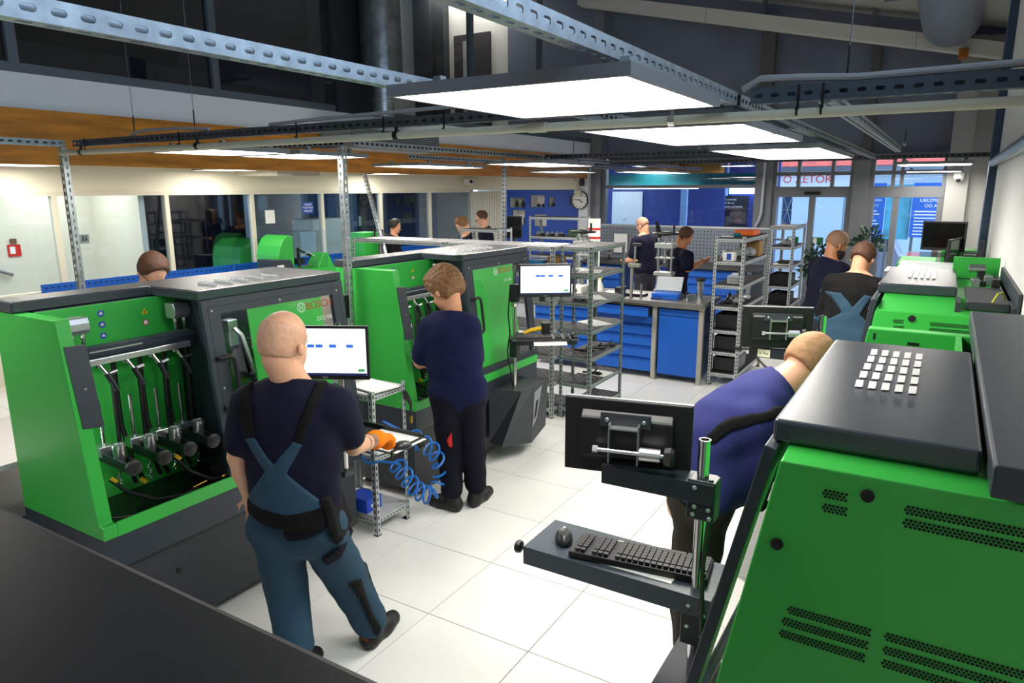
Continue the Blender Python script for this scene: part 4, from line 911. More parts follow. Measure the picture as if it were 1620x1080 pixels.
MB().tube([(-.34,-.03,1.2),(-.28,-.04,1.15),(-.2,-.04,1.13),(-.1,-.04,1.16),(0,-.03,1.22),(.05,.0,1.24)],.007,6).build('cable',HOSE,t,smooth=True); MB().tube([(-.2,-.04,1.13),(-.18,-.05,1.155),(-.1,-.05,1.14),(-.02,-.03,1.2)],.005,6).build('cable',HOSE,t,smooth=True)
monitor('black monitor seen from behind above the bending man, with a paper note below',(1.32,1.60,1.385),PI+.36,.385,.24,True,True,0,None)
# far right monitors
monitor('large black switched-off monitor on the distant green bench',(2.08,4.62,1.755),-.25,.34,.25,False,False)
t=thing('monitor_stand','grey stand of the edge-on monitor at the right wall','stand',(2.36,4.4,0),0,'monitor stands on poles'); MB().box(-.02,.02,-.02,.02,0,1.74).build('post',DARKG,t); MB().box(-.13,-.02,-.015,.015,1.60,1.64).build('arm',BLACK,t); MB().cyl((-.12,0,1.62),(-.03,0,1.62),.02).build('joint',CHROME,t,smooth=True)
monitor('monitor seen nearly edge-on beside the right wall',(2.18,4.40,1.60),1.35,.40,.30,False,False)
# =================================================================== PEOPLE
# each figure is grown as one smooth surface from tapered limbs (distance field -> surface net)
def _net(F,org,res):
    S=F<0; nx,ny,nz=F.shape
    c=np.zeros((nx-1,ny-1,nz-1),np.int8)
    for i in (0,1):
        for j in (0,1):
            for k in (0,1): c+=S[i:nx-1+i,j:ny-1+j,k:nz-1+k]
    act=(c>0)&(c<8); idx=-np.ones(act.shape,np.int64); I=np.argwhere(act)
    if len(I)==0: return np.zeros((0,3)),[]
    idx[act]=np.arange(len(I)); acc=np.zeros((len(I),3)); cnt=np.zeros(len(I))
    cor=[(i,j,k) for i in (0,1) for j in (0,1) for k in (0,1)]
    val={q:F[I[:,0]+q[0],I[:,1]+q[1],I[:,2]+q[2]] for q in cor}
    for a in cor:
        for ax in range(3):
            if a[ax]==0:
                b=list(a); b[ax]=1; b=tuple(b); va,vb=val[a],val[b]; m=(va<0)!=(vb<0)
                t=np.where(m,va/(va-vb+1e-12),0); p=np.tile(np.array(a,float),(len(I),1)); p[:,ax]+=t
                acc+=p*m[:,None]; cnt+=m
    V=(I+acc/np.maximum(cnt,1)[:,None])*res+org
    Q=[]
    for ax,(u,v) in enumerate(((1,2),(2,0),(0,1))):
        sl=[slice(1,-1)]*3; sl[ax]=slice(0,-1); s2=[slice(1,-1)]*3; s2[ax]=slice(1,None)
        A=S[tuple(sl)]; B=S[tuple(s2)]; E=np.argwhere(A!=B)
        if len(E)==0: continue
        fl=A[E[:,0],E[:,1],E[:,2]]; E=E.copy(); 
        for d in range(3):
            if d!=ax: E[:,d]+=1
        def at(du,dv):
            e=E.copy(); e[:,u]-=du; e[:,v]-=dv; return idx[e[:,0],e[:,1],e[:,2]]
        q=np.stack([at(1,1),at(0,1),at(0,0),at(1,0)],1); q[~fl]=q[~fl][:,::-1]; q=q[(q>=0).all(1)]; Q.append(q)
    return V,np.concatenate(Q)
def _pd(kind,a,P):
    if kind=='c':
        p0,p1,r0,r1,n,fl=a; p0=np.array(p0);p1=np.array(p1); ba=p1-p0; pa=P-p0
        h=np.clip((pa@ba)/max(ba@ba,1e-9),0,1); q=pa-h[...,None]*ba
        if n is not None:
            n=np.array(n); qn=q@n; q=q+(qn*(fl-1))[...,None]*n
            return (np.sqrt((q*q).sum(-1))-(r0+(r1-r0)*h))/math.sqrt(fl)
        return np.sqrt((q*q).sum(-1))-(r0+(r1-r0)*h)
    c,rad,B=a; q=(P-np.array(c))
    if B is not None: q=q@np.array(B).T
    q=q/np.array(rad); k=np.sqrt((q*q).sum(-1)); return (k-1)*min(rad)*np.where(k<1,1,1)
def cap(a,b,r0,r1=None,n=None,fl=1.0): return ('c',(a,b,r0,r0 if r1 is None else r1,n,fl))
def ell(c,rad,B=None): return ('e',(c,rad,B))
def _bb(p):
    if p[0]=='c':
        a,b,r0,r1=p[1][:4]; r=max(r0,r1); a=np.array(a);b=np.array(b); return np.minimum(a,b)-r,np.maximum(a,b)+r
    c=np.array(p[1][0]); r=max(p[1][1]); return c-r,c+r
def _poly_sd(u,v,poly):
    poly=np.array(poly); n=len(poly); d=np.full(u.shape,1e9); ins=np.zeros(u.shape,bool)
    for i in range(n):
        a=poly[i];b=poly[(i+1)%n]; ex,ey=b-a; wx=u-a[0]; wy=v-a[1]; t=np.clip((wx*ex+wy*ey)/(ex*ex+ey*ey+1e-12),0,1)
        d=np.minimum(d,(wx-ex*t)**2+(wy-ey*t)**2)
        c=(a[1]>v)!=(b[1]>v); xi=(b[0]-a[0])*(v-a[1])/((b[1]-a[1])+1e-12)+a[0]; ins^=c&(u<xi)
    d=np.sqrt(d); return np.where(ins,-d,d)
def sdf(prims,res,infl=0,k=.03,clips=(),poly=None,noise=0,nscale=30,lo=None,hi=None,carve=()):
    bbs=[_bb(p) for p in prims]; L=np.min([b[0] for b in bbs],0)-infl-3*res-.01; H=np.max([b[1] for b in bbs],0)+infl+3*res+.01
    if poly is not None:
        pa=np.array(poly); L[0]=max(L[0],pa[:,0].min()-3*res);H[0]=min(H[0],pa[:,0].max()+3*res);L[2]=max(L[2],pa[:,1].min()-3*res);H[2]=min(H[2],pa[:,1].max()+3*res)
    if lo is not None: L=np.maximum(L,np.array(lo)-2*res)
    if hi is not None: H=np.minimum(H,np.array(hi)+2*res)
    n=np.maximum(np.ceil((H-L)/res).astype(int)+1,4); F=np.full(n,.2,np.float64)
    ax=[L[d]+np.arange(n[d])*res for d in range(3)]
    for p,(a,b) in zip(prims,bbs):
        m=k+infl+2*res+.02; i0=np.clip(np.floor((a-m-L)/res).astype(int),0,n-1); i1=np.clip(np.ceil((b+m-L)/res).astype(int)+1,1,n)
        if (i1<=i0).any(): continue
        s=tuple(slice(i0[d],i1[d]) for d in range(3)); G=np.stack(np.meshgrid(ax[0][s[0]],ax[1][s[1]],ax[2][s[2]],indexing='ij'),-1)
        d=_pd(p[0],p[1],G)-infl; f=F[s]; h=np.clip(.5+.5*(f-d)/k,0,1); F[s]=f*(1-h)+d*h-k*h*(1-h)
    if noise or clips or poly is not None or carve:
        G=np.stack(np.meshgrid(*ax,indexing='ij'),-1)
        if noise: F=F+noise*(np.sin(G[...,0]*nscale+2*np.sin(G[...,2]*nscale*.7))*np.sin(G[...,2]*nscale*.8+G[...,1]*nscale*.9))
        for pt,nn in clips: F=np.maximum(F,(G-np.array(pt))@np.array(nn))
        for p in carve: F=np.maximum(F,-_pd(p[0],p[1],G))
        if poly is not None: F=np.maximum(F,_poly_sd(G[...,0],G[...,2],poly))
    F[0]=F[-1]=.2; F[:,0]=F[:,-1]=.2; F[:,:,0]=F[:,:,-1]=.2
    return _net(F,L,res)
def skinobj(name,VF,m,parent,label=None):
    V,Q=VF
    if len(V)==0: return None
    me=bpy.data.meshes.new(name); me.from_pydata(V.tolist(),[],Q.tolist()); me.materials.append(m); me.shade_smooth(); me.update()
    o=bpy.data.objects.new(name,me); COL.objects.link(o); o.parent=parent
    s=o.modifiers.new('s','SMOOTH'); s.factor=.5; s.iterations=2
    if label: o['label']=label
    return o
def _v(*a): return np.array(a,float)
def _n(v): v=np.array(v,float); return v/max(np.linalg.norm(v),1e-9)
def hand_prims(w,d,side,s=1.0,curl=.5):
    # wrist w, direction d, side = thumb-side direction
    d=_n(d); side=_n(side-d*np.dot(side,d)); nrm=np.cross(d,side); out=[]
    palm0=w+d*.02*s; palm1=w+d*.075*s
    for q in (-.026,-.009,.009,.026): out.append(cap(palm0+side*q*.7*s,palm1+side*q*s,.014*s,.013*s))
    for q,l in ((-.030,.060),(-.010,.075),(.010,.080),(.029,.072)):
        a=palm1+side*q*s; b=a+_n(d*math.cos(curl*.6)-nrm*math.sin(curl*.6))*l*.5*s; c=b+_n(d*math.cos(curl*1.7)-nrm*math.sin(curl*1.7))*l*.5*s
        out+= [cap(a,b,.0095*s,.0088*s),cap(b,c,.0088*s,.0075*s)]
    a=w+d*.03*s+side*.028*s; b=a+_n(d*.6+side*.8)*.035*s; c=b+_n(d*.95+side*.15-nrm*.3)*.032*s
    out+=[cap(a,b,.0125*s,.0105*s),cap(b,c,.0105*s,.0085*s)]
    return out
def person(label,data,face,skin,shirt,trousers,shoe,hair=None,res=.012,hairlen=.012,belly=0,sleeve=.72,hs=1.0,collar=True,beard=None,hands=True,tuck=False,wide=1.0,jac=False,fine=None,glove=None,curl=.5,thick=1.0,hem=.02,bag=1.0):
    J={k:np.array(v,float) for k,v in data['j'].items()}; s=data.get('s',1.0)
    t=thing('person',label,'person',(data['base'][0],data['base'][1],0),.547)
    sh=J['shR']-J['shL']; side=_n(sh); mid=(J['shL']+J['shR'])/2; up=_n(J['neck']-J['pelvis']); fwd=_n(np.cross(up,side)); 
    pel=J['pelvis']; spine=J.get('spine',(pel+mid)/2)
    W=wide*s
    # ---- head frame
    f=_n(face); hu=_n(_v(0,0,1)-f*f[2]) if abs(f[2])<.95 else _n(up); hs_=np.cross(f,hu); B=[hs_,f,hu]; h=J['head']; q=hs*s
    P=lambda a,b,c: h+hs_*a*q+f*b*q+hu*c*q
    head=[ell(P(0,-.012,.022),(.079*q,.099*q,.098*q),B),ell(P(0,.022,-.05),(.062*q,.068*q,.075*q),B),ell(P(0,.045,-.088),(.036*q,.036*q,.028*q),B),
          cap(P(0,.083,-.008),P(0,.104,-.040),.009*q,.014*q),cap(P(-.028,.072,.012),P(.028,.072,.012),.014*q)]
    ears=[ell(P(a,-.014,-.022),(.014*q,.022*q,.034*q),B) for a in (-.086,.086)]
    neckp=[cap(J['neck']-up*.05*s,P(0,-.028,-.05),.068*s,.062*s)]
    if thick>1: neckp.append(cap(J['neck']-up*.03*s,P(0,-.04,-.06),.07*s*thick,.062*s*thick))
    torso=[cap(pel,spine,.166*W,.160*W,fwd,1.5),cap(spine,mid-up*.06*s,.160*W,.172*W,fwd,1.5),cap(J['shL']*.92+mid*.08,J['shR']*.92+mid*.08,.068*s,None),cap(mid+up*.02,J['neck'],.09*s,.07*s)]
    if belly: torso.append(ell((pel+spine)/2+fwd*.03,(.16*W+belly,.13*W+belly,.17*s)))
    arms=[];sle=[]
    for a in 'LR':
        S_,E_,W_=J['sh'+a],J['el'+a],J['wr'+a]; arms+= [cap(S_,E_,.050*s,.042*s),cap(E_,E_*.55+W_*.45,.043*s,.041*s),cap(E_*.55+W_*.45,W_,.041*s,.029*s)]
        e=S_+(E_-S_)*sleeve; sle.append((cap(S_,e,.066*s,.062*s if not jac else .056*s),e,_n(E_-S_)))
        if jac: sle.append((cap(E_,W_,.056*s,.044*s),W_,_n(W_-E_)))
    hip=[cap(J['hipL'],J['hipR'],.105*W,None,fwd,1.1)]
    legs=[]
    for a in 'LR':
        legs+= [cap(J['hip'+a],J['kn'+a],.088*s,.060*s),cap(J['kn'+a],J['an'+a]*.4+J['kn'+a]*.6,.059*s,.058*s),cap(J['an'+a]*.4+J['kn'+a]*.6,J['an'+a],.058*s,.04*s)]
    hp=[]
    for a in 'LR':
        W_=J['wr'+a]; d=(J['hd'+a]-W_) if ('hd'+a) in J else (W_-J['el'+a]); sd=_n(np.cross(_n(d),fwd))*(1 if a=='R' else -1)
        if abs(np.dot(_n(d),fwd))>.8: sd=side*(-1 if a=='R' else 1)
        hp.append(hand_prims(W_,d,sd,s*.95,curl))
    feet=[]
    for a in 'LR':
        an,to=J['an'+a],J['toe'+a]; d=_n((to-an)*_v(1,1,0)); feet+= [cap(an,_v(an[0],an[1],.055),.038*s,.036*s),cap(_v(an[0],an[1],.05),_v(an[0],an[1],.042)+d*.14*s,.036*s,.028*s)]
    body=head+ears+neckp+torso[:3]+torso[4:]+[cap(mid,J['neck']-up*.045*s,.082*s,.060*s)]+arms+hip+legs+feet
    if hands: body+=[x for y in hp for x in y]
    skinobj('body',sdf(body,fine or res,-.004,.014),skin,t)
    # ---- clothes
    nz=.0035
    top=torso+[x[0] for x in sle]
    if not tuck: top=top+[cap(J['hipL']+_v(0,0,.05),J['hipR']+_v(0,0,.05),.108*W,None,fwd,1.15)]
    bot=pel[2]-.10*s if not tuck else pel[2]-.02
    low=(J['hipL']+J['hipR'])/2-up*(hem*s if not tuck else -.1)
    clips=[(low,-up),(J['neck']+up*.004*s,_n(up*.85+fwd*.25))]
    carve=neckp if collar else ()
    skinobj('shirt',sdf(top,res,.014,.03,clips=clips,noise=nz,nscale=26),shirt,t)
    tl=[]
    for a in 'LR':
        tl+= [cap(J['hip'+a],J['kn'+a],.094*s*bag,.074*s*bag),cap(J['kn'+a],J['an'+a]*.88+J['kn'+a]*.12+_v(0,0,.03),.072*s*bag,.066*s*bag)]
    tr=hip+tl+[cap(pel-up*.02,(J['hipL']+J['hipR'])/2,.125*W,.12*W,fwd,1.3)]
    skinobj('trousers',sdf(tr,res,.010,.028,clips=[(pel+up*.06*s,up)],noise=.004,nscale=24),trousers,t)
    for a in 'LR':
        an,to=J['an'+a],J['toe'+a]; d=_n((to-an)*_v(1,1,0)); gz=0.0
        ft=[cap(_v(an[0],an[1],.045)-d*.03,_v(an[0],an[1],.045)+d*.10*s,.043*s,.044*s),cap(_v(an[0],an[1],.04)+d*.09*s,_v(an[0],an[1],.035)+d*.17*s,.047*s,.036*s),cap(_v(an[0],an[1],.05)-d*.02,_v(an[0],an[1],.12),.045*s,.045*s)]
        skinobj('shoe',sdf(ft,res,.004,.02,clips=[(_v(0,0,.002),_v(0,0,-1))]),shoe,t)
    if hair:
        hl=hairlen; hp_=[ell(P(0,-.014,.026),(.079*q+hl,.099*q+hl,.098*q+hl),B),ell(P(0,-.048,-.012),(.068*q+hl*.8,.058*q+hl*.8,.075*q+hl*.6),B)]
        cl=[(P(0,.055,.075),_n(f*.92-hu*.25)),(P(0,.02,.0),_n(f*.75-hu*.66)),(P(0,-.03,-.045),_n(-hu-f*.45))]
        if hl>.016: hp_+= [ell(P(0,.055,.085),(.06*q,.04*q,.035*q),B)]; cl=[(P(0,.105,.06),f),(P(0,.03,.0),_n(f*.72-hu*.69)),(P(0,-.03,-.075),_n(-hu-f*.35))]
        skinobj('hair',sdf(hp_,res*.8,0,.02,clips=cl,noise=.006 if hl>.016 else .0015,nscale=85 if hl>.016 else 70),hair,t)
    if beard:
        bp=[ell(P(0,.030,-.066),(.066*q,.066*q,.062*q),B),ell(P(0,.05,-.095),(.042*q,.042*q,.036*q),B)]
        skinobj('beard',sdf(bp,res*.8,.004,.02,clips=[(P(0,.03,-.045),_n(hu-f*.25)),(P(0,-.02,-.05),_n(-f))],noise=.002,nscale=90,carve=[cap(P(-.02,.10,-.062),P(.02,.10,-.062),.009*q)]),beard,t)
    for a in (-.031,.031):
        e=MB().ball(tuple(P(a,.070,-.002)),.0115*q,10).build('eye',mat('eye_white','#d9d4cc',.3),t,smooth=True)
        MB().ball(tuple(P(a*1.02,.0780,-.003)),.0055*q,8).build('iris',mat('dark_iris','#22180f',.2),e,smooth=True)
    ctx=dict(t=t,J=J,P=P,B=B,q=q,fwd=fwd,up=up,side=side,top=top,tr=tr,torso=torso,s=s,hp=hp,body=body,f=f,hu=hu,hs=hs_)
    return ctx
def patch(ctx,name,prims,poly,infl,m,res=.008,back=True,label=None,nz=.0035):
    cl=[((0,0.0,0),(0,1,0))] if back else []
    o=skinobj(name,sdf(prims,res,infl,.03,clips=cl,poly=poly,noise=nz,nscale=26),m,ctx['t'],label)
    return o
def glasses(ctx):
    P=ctx['P']; q=ctx['q']; m=MB()
    for a in (-1,1):
        m.tube([tuple(P(a*.033+.021*math.cos(k*PI/6),.094,-.004+.017*math.sin(k*PI/6))) for k in range(13)],.0022,5,False)
        m.tube([tuple(P(a*.054,.09,.0)),tuple(P(a*.080,.02,.0)),tuple(P(a*.082,-.03,-.005))],.002,5)
    m.tube([tuple(P(-.012,.098,.0)),tuple(P(.012,.098,.0))],.002,5); m.build('glasses',BLACK,ctx['t'])
def fab(name,c,r=.85,b=.25): return mat(name,c,r,bump=b,bscale=220,spec=.2)
SK1=mat('skin_fair','#dba585',.5,vary=.06,vscale=14,bump=.05,bscale=90); SK2=mat('skin_light','#cf9473',.5,vary=.06,vscale=14); SK3=mat('skin_tan','#b97c58',.5,vary=.06,vscale=14)
for _s in (SK1,SK2,SK3):
    _b=_s.node_tree.nodes['Principled BSDF']; _b.inputs['Subsurface Weight'].default_value=.0
NAVY=fab('navy_cotton','#0d1026'); NAVY2=fab('navy_cotton_bright','#10153a'); PURP=fab('indigo_cotton','#2d3168'); BLK=fab('black_knit','#0b0b0d'); SLB=fab('slate_blue_twill','#2a4356'); BLKF=fab('black_webbing','#0a0a0b'); KHK=fab('dark_khaki_twill','#2e2b25'); DGR=fab('dark_grey_twill','#32323a'); BOOT=mat('black_boot','#0c0c0d',.6,bump=.1); OGL=fab('orange_knit_glove','#f57d10'); NAVT=fab('navy_black_twill','#0c0d1a')
H_BR=mat('hair_brown','#4a2b17',.6,bump=.6,bscale=160,vary=.35,vscale=60); H_BL=mat('hair_dark_blond','#7a5430',.6,bump=.6,bscale=160,vary=.4,vscale=60); H_DK=mat('hair_black','#16100d',.5,bump=.5,bscale=160); H_SH=mat('hair_cropped_fair','#a67e58',.7,bump=.4,bscale=250,vary=.15,vscale=60); H_ST=mat('hair_stubble','#8d6a55',.7,vary=.1,vscale=60); BRD=mat('beard_dark','#26170f',.8,bump=.6,bscale=200)
PD={
 'bald':{'base':[-0.108,-0.635],'j':{'head':[-0.063,0.0,1.559],'neck':[-0.04,-0.0,1.399],'shL':[-0.229,-0.0,1.291],'shR':[0.129,-0.0,1.284],'pelvis':[-0.072,0.0,0.807],'hipL':[-0.158,-0.0,0.748],'hipR':[0.017,-0.0,0.742],'elL':[-0.304,-0.0,1.062],'wrL':[-0.284,0.03,0.876],'hdL':[-0.275,0.05,0.804],'elR':[0.165,0.12,1.06],'wrR':[0.196,0.5,0.957],'hdR':[0.237,0.62,0.927],'knL':[-0.161,0.06,0.425],'knR':[0.088,0.16,0.406],'anL':[-0.094,-0.06,0.142],'anR':[0.181,0.24,0.06],'toeL':[-0.067,0.1,0.064],'toeR':[0.251,0.4,0.007]},'p':{'bib':[[-0.233,1.174],[-0.187,1.191],[-0.105,1.078],[-0.015,1.182],[0.018,1.162],[-0.054,1.041],[0.085,0.885],[0.082,0.83],[-0.241,0.872],[-0.237,0.924],[-0.142,1.047]],'strapL':[[-0.249,1.367],[-0.207,1.405],[-0.173,1.191],[-0.234,1.169]],'strapR':[[0.065,1.399],[0.106,1.399],[0.015,1.157],[-0.02,1.179]],'belt':[[-0.249,0.913],[-0.17,0.886],[-0.063,0.865],[0.079,0.883],[0.098,0.83],[0.074,0.783],[-0.046,0.783],[-0.175,0.819],[-0.243,0.849]],'pocket':[[-0.088,0.813],[0.081,0.821],[0.085,0.783],[0.012,0.751],[-0.066,0.736],[-0.086,0.76]],'stripe':[[0.065,0.923],[0.103,0.917],[0.137,0.747],[0.152,0.723],[0.118,0.703]],'cargo':[[0.045,0.629],[0.128,0.678],[0.144,0.66],[0.124,0.614],[0.06,0.586]],'stripe2':[[0.123,0.444],[0.17,0.431],[0.185,0.322],[0.208,0.222],[0.24,0.121],[0.214,0.094],[0.182,0.239],[0.149,0.372]],'cargob':[[0.054,0.569],[0.131,0.619],[0.16,0.505],[0.094,0.455]]}},
 'young':{'base':[-0.577,1.148],'j':{'head':[-0.106,-0.0,1.528],'neck':[-0.051,-0.0,1.373],'shL':[-0.207,0.02,1.259],'shR':[0.054,-0.05,1.289],'pelvis':[-0.032,-0.0,0.85],'hipL':[-0.11,-0.0,0.792],'hipR':[0.048,-0.0,0.801],'elL':[-0.293,0.08,1.011],'wrL':[-0.228,0.26,0.97],'hdL':[-0.176,0.32,0.979],'elR':[0.084,0.1,0.978],'wrR':[-0.15,0.42,0.935],'hdR':[-0.191,0.46,0.935],'knL':[-0.097,0.03,0.355],'knR':[0.066,0.03,0.363],'anL':[-0.077,-0.06,0.085],'anR':[0.08,0.02,0.095],'toeL':[-0.21,0.02,-0.008],'toeR':[0.133,0.12,0.012]},'p':{'kneepocket':[[-0.108,0.513],[-0.072,0.577],[-0.07,0.454],[-0.092,0.467]]}},
 'bend':{'base':[1.409,0.101],'j':{'head':[0.388,0.1,1.469],'neck':[0.259,0.05,1.41],'shL':[0.206,0.19,1.335],'shR':[0.093,-0.15,1.312],'pelvis':[-0.048,-0.0,0.989],'hipL':[-0.019,0.09,0.892],'hipR':[-0.07,-0.09,0.949],'spine':[0.015,0.02,1.223],'elL':[0.345,0.2,1.102],'wrL':[0.485,0.2,1.044],'hdL':[0.539,0.2,1.044],'elR':[0.158,-0.12,1.114],'wrR':[0.318,-0.05,1.036],'hdR':[0.382,-0.05,1.023],'knL':[-0.071,0.08,0.504],'knR':[-0.082,-0.08,0.558],'anL':[-0.025,0.08,0.081],'anR':[-0.051,-0.08,0.057],'toeL':[0.091,0.08,0.007],'toeR':[0.06,-0.08,-0.02]},'p':{'strap':[[-0.092,1.251],[-0.05,1.303],[0.051,1.365],[0.149,1.383],[0.264,1.359],[0.272,1.328],[0.151,1.349],[0.065,1.334],[-0.024,1.277],[-0.071,1.23]]}},
 'beard':{'base':[1.132,4.609],'j':{'head':[0.134,0.016,1.651],'neck':[0.079,0.01,1.5],'shL':[0.045,0.201,1.429],'shR':[0.092,-0.185,1.429],'pelvis':[0.0,0.0,1.004],'hipL':[-0.011,0.092,0.942],'hipR':[0.011,-0.092,0.942],'knL':[0.008,0.104,0.512],'knR':[0.033,-0.099,0.512],'anL':[-0.043,0.098,0.092],'anR':[-0.018,-0.105,0.092],'toeL':[0.117,0.138,0.031],'toeR':[0.147,-0.106,0.031],'elL':[0.056,0.254,1.156],'wrL':[0.288,0.169,1.125],'elR':[0.115,-0.234,1.156],'wrR':[0.32,-0.095,1.125]},'p':{},'s':1.024},
 'overall':{'base':[1.502,3.526],'j':{'head':[0.124,0.099,1.621],'neck':[0.077,0.061,1.472],'shL':[-0.053,0.202,1.403],'shR':[0.185,-0.098,1.403],'pelvis':[0.0,0.0,0.988],'hipL':[-0.056,0.071,0.928],'hipR':[0.056,-0.071,0.928],'knL':[-0.047,0.092,0.504],'knR':[0.078,-0.066,0.504],'anL':[-0.086,0.06,0.091],'anR':[0.039,-0.098,0.091],'toeL':[0.027,0.176,0.03],'toeR':[0.178,-0.013,0.03],'elL':[-0.08,0.246,1.136],'wrL':[0.159,0.293,1.107],'elR':[0.221,-0.133,1.136],'wrR':[0.321,0.088,1.107]},'p':{},'s':1.008},
 'farbald':{'base':[-1.692,7.488],'j':{'head':[-0.064,0.069,1.625],'neck':[-0.034,0.036,1.475],'shL':[-0.168,-0.099,1.405],'shR':[0.111,0.161,1.405],'pelvis':[0.0,0.0,0.985],'hipL':[-0.066,-0.062,0.925],'hipR':[0.066,0.062,0.925],'knL':[-0.087,-0.054,0.503],'knR':[0.06,0.083,0.503],'anL':[-0.053,-0.091,0.09],'anR':[0.094,0.046,0.09],'toeL':[-0.177,0.013,0.03],'toeR':[-0.001,0.178,0.03],'elL':[-0.228,-0.109,1.135],'wrL':[-0.296,0.126,1.105],'elR':[0.125,0.22,1.135],'wrR':[-0.104,0.304,1.105]},'p':{},'s':1.005},
 'farbrown':{'base':[-0.695,5.866],'j':{'head':[0.102,0.023,1.585],'neck':[0.056,0.013,1.439],'shL':[0.007,0.193,1.371],'shR':[0.089,-0.171,1.371],'pelvis':[0.0,0.0,0.962],'hipL':[-0.019,0.086,0.903],'hipR':[0.019,-0.086,0.903],'knL':[-0.002,0.1,0.491],'knR':[0.041,-0.091,0.491],'anL':[-0.05,0.089,0.088],'anR':[-0.007,-0.102,0.088],'toeL':[0.099,0.143,0.029],'toeR':[0.15,-0.087,0.029],'elL':[0.215,0.15,1.192],'wrL':[0.355,0.1,1.276],'elR':[0.097,-0.2,1.216],'wrR':[0.314,-0.05,1.306]},'p':{},'s':0.981},
 'behind':{'base':[-2.596,0.147],'j':{'head':[0.182,-0.062,1.63],'neck':[0.117,-0.04,1.482],'shL':[0.163,0.149,1.413],'shR':[0.038,-0.217,1.413],'pelvis':[0.0,-0.0,0.998],'hipL':[0.03,0.087,0.937],'hipR':[-0.03,-0.087,0.937],'knL':[0.052,0.09,0.509],'knR':[-0.014,-0.103,0.509],'anL':[0.004,0.106,0.092],'anR':[-0.062,-0.087,0.092],'toeL':[0.165,0.073,0.031],'toeR':[0.086,-0.159,0.031],'elL':[0.173,0.199,1.147],'wrL':[0.341,0.023,1.117],'elR':[0.015,-0.263,1.147],'wrR':[0.256,-0.227,1.117]},'p':{},'s':1.019},
 'dark':{'base':[-5.767,6.499],'j':{'head':[0.06,0.004,1.566],'neck':[0.024,0.002,1.421],'shL':[0.007,0.185,1.353],'shR':[0.033,-0.182,1.353],'pelvis':[0.0,0.0,0.948],'hipL':[-0.006,0.087,0.89],'hipR':[0.006,-0.087,0.89],'knL':[0.012,0.098,0.483],'knR':[0.026,-0.095,0.483],'anL':[-0.036,0.094,0.087],'anR':[-0.022,-0.099,0.087],'toeL':[0.117,0.125,0.029],'toeR':[0.134,-0.107,0.029],'elL':[0.049,0.236,1.093],'wrL':[0.267,0.145,1.064],'elR':[0.082,-0.227,1.093],'wrR':[0.285,-0.106,1.064]},'p':{},'s':0.967},
 'brownfar':{'base':[-4.118,6.444],'j':{'head':[-0.151,-0.052,1.63],'neck':[-0.093,-0.032,1.481],'shL':[-0.018,-0.21,1.412],'shR':[-0.142,0.155,1.412],'pelvis':[-0.0,0.0,0.994],'hipL':[0.03,-0.086,0.933],'hipR':[-0.03,0.086,0.933],'knL':[0.014,-0.103,0.507],'knR':[-0.052,0.089,0.507],'anL':[0.062,-0.086,0.091],'anR':[-0.004,0.106,0.091],'toeL':[-0.085,-0.158,0.03],'toeR':[-0.164,0.073,0.03],'elL':[-0.007,-0.26,1.143],'wrL':[-0.249,-0.224,1.113],'elR':[-0.165,0.201,1.143],'wrR':[-0.334,0.025,1.113]},'p':{},'s':1.014},
 'glasses':{'base':[-4.426,7.37],'j':{'head':[-0.112,-0.003,1.695],'neck':[-0.062,-0.002,1.538],'shL':[-0.047,-0.201,1.465],'shR':[-0.059,0.198,1.465],'pelvis':[-0.0,0.0,1.028],'hipL':[0.003,-0.094,0.965],'hipR':[-0.003,0.094,0.965],'knL':[-0.018,-0.105,0.525],'knR':[-0.024,0.104,0.525],'anL':[0.035,-0.104,0.094],'anR':[0.028,0.106,0.094],'toeL':[-0.133,-0.13,0.031],'toeR':[-0.14,0.122,0.031],'elL':[-0.074,-0.254,1.184],'wrL':[-0.305,-0.145,1.153],'elR':[-0.089,0.249,1.184],'wrR':[-0.313,0.127,1.153]},'p':{},'s':1.049},
}
D=PD['bald']
c=person('bald man seen from behind in blue overalls, orange glove on a mouse',D,(.42,.90,-.08),SK1,NAVY,SLB,BOOT,None,res=.0085,wide=1.10,hs=1.10,fine=.007,sleeve=.66,curl=.8,thick=1.1,tuck=True,bag=1.13)
T=c['torso']; tops=c['top']
patch(c,'overall_bib',tops+c['tr'],D['p']['bib'],.028,SLB)
patch(c,'strap',tops,D['p']['strapL'],.026,BLKF); patch(c,'strap',tops,D['p']['strapR'],.026,BLKF)
patch(c,'waistband',tops+c['tr'],D['p']['belt'],.033,BLKF); patch(c,'back_pocket',c['tr'],D['p']['pocket'],.030,NAVT)
patch(c,'side_stripe',c['tr']+tops,D['p']['stripe'],.040,BLKF,back=False); patch(c,'side_stripe',c['tr'],D['p']['stripe2'],.026,BLKF,back=False); patch(c,'pocket_flap',c['tr'],D['p']['cargo'],.026,NAVT,back=False)
J=c['J']; gp=[cap(J['wrR']-_n(J['wrR']-J['elR'])*.05,J['wrR'],.042,.038)]+c['hp'][1]
P=c['P'];B=c['B'];q=c['q']
skinobj('hair',sdf([ell(P(0,-.012,.022),(.079*q,.099*q,.098*q),B),ell(P(0,-.048,-.012),(.066*q,.060*q,.072*q),B)],.007,.0012,.02,clips=[(P(0,-.02,.062),_n(c['hu']+c['f']*.5)),(P(0,.035,.0),_n(c['f']*.85-c['hu']*.4)),(P(0,-.03,-.058),_n(-c['hu']-c['f']*.3))]),mat('grey_stubble','#cd9d80',.6,vary=.12,vscale=50),c['t'],'short grey stubble')
skinobj('tattoo',sdf([cap(J['elR']*.62+J['wrR']*.38,J['elR']*.25+J['wrR']*.75,.0412,.036)],.006,-.0025,.01),mat('tattooed_skin','#8f6c58',.5,vary=.35,vscale=40),c['t'],'grey tattoo on the forearm')
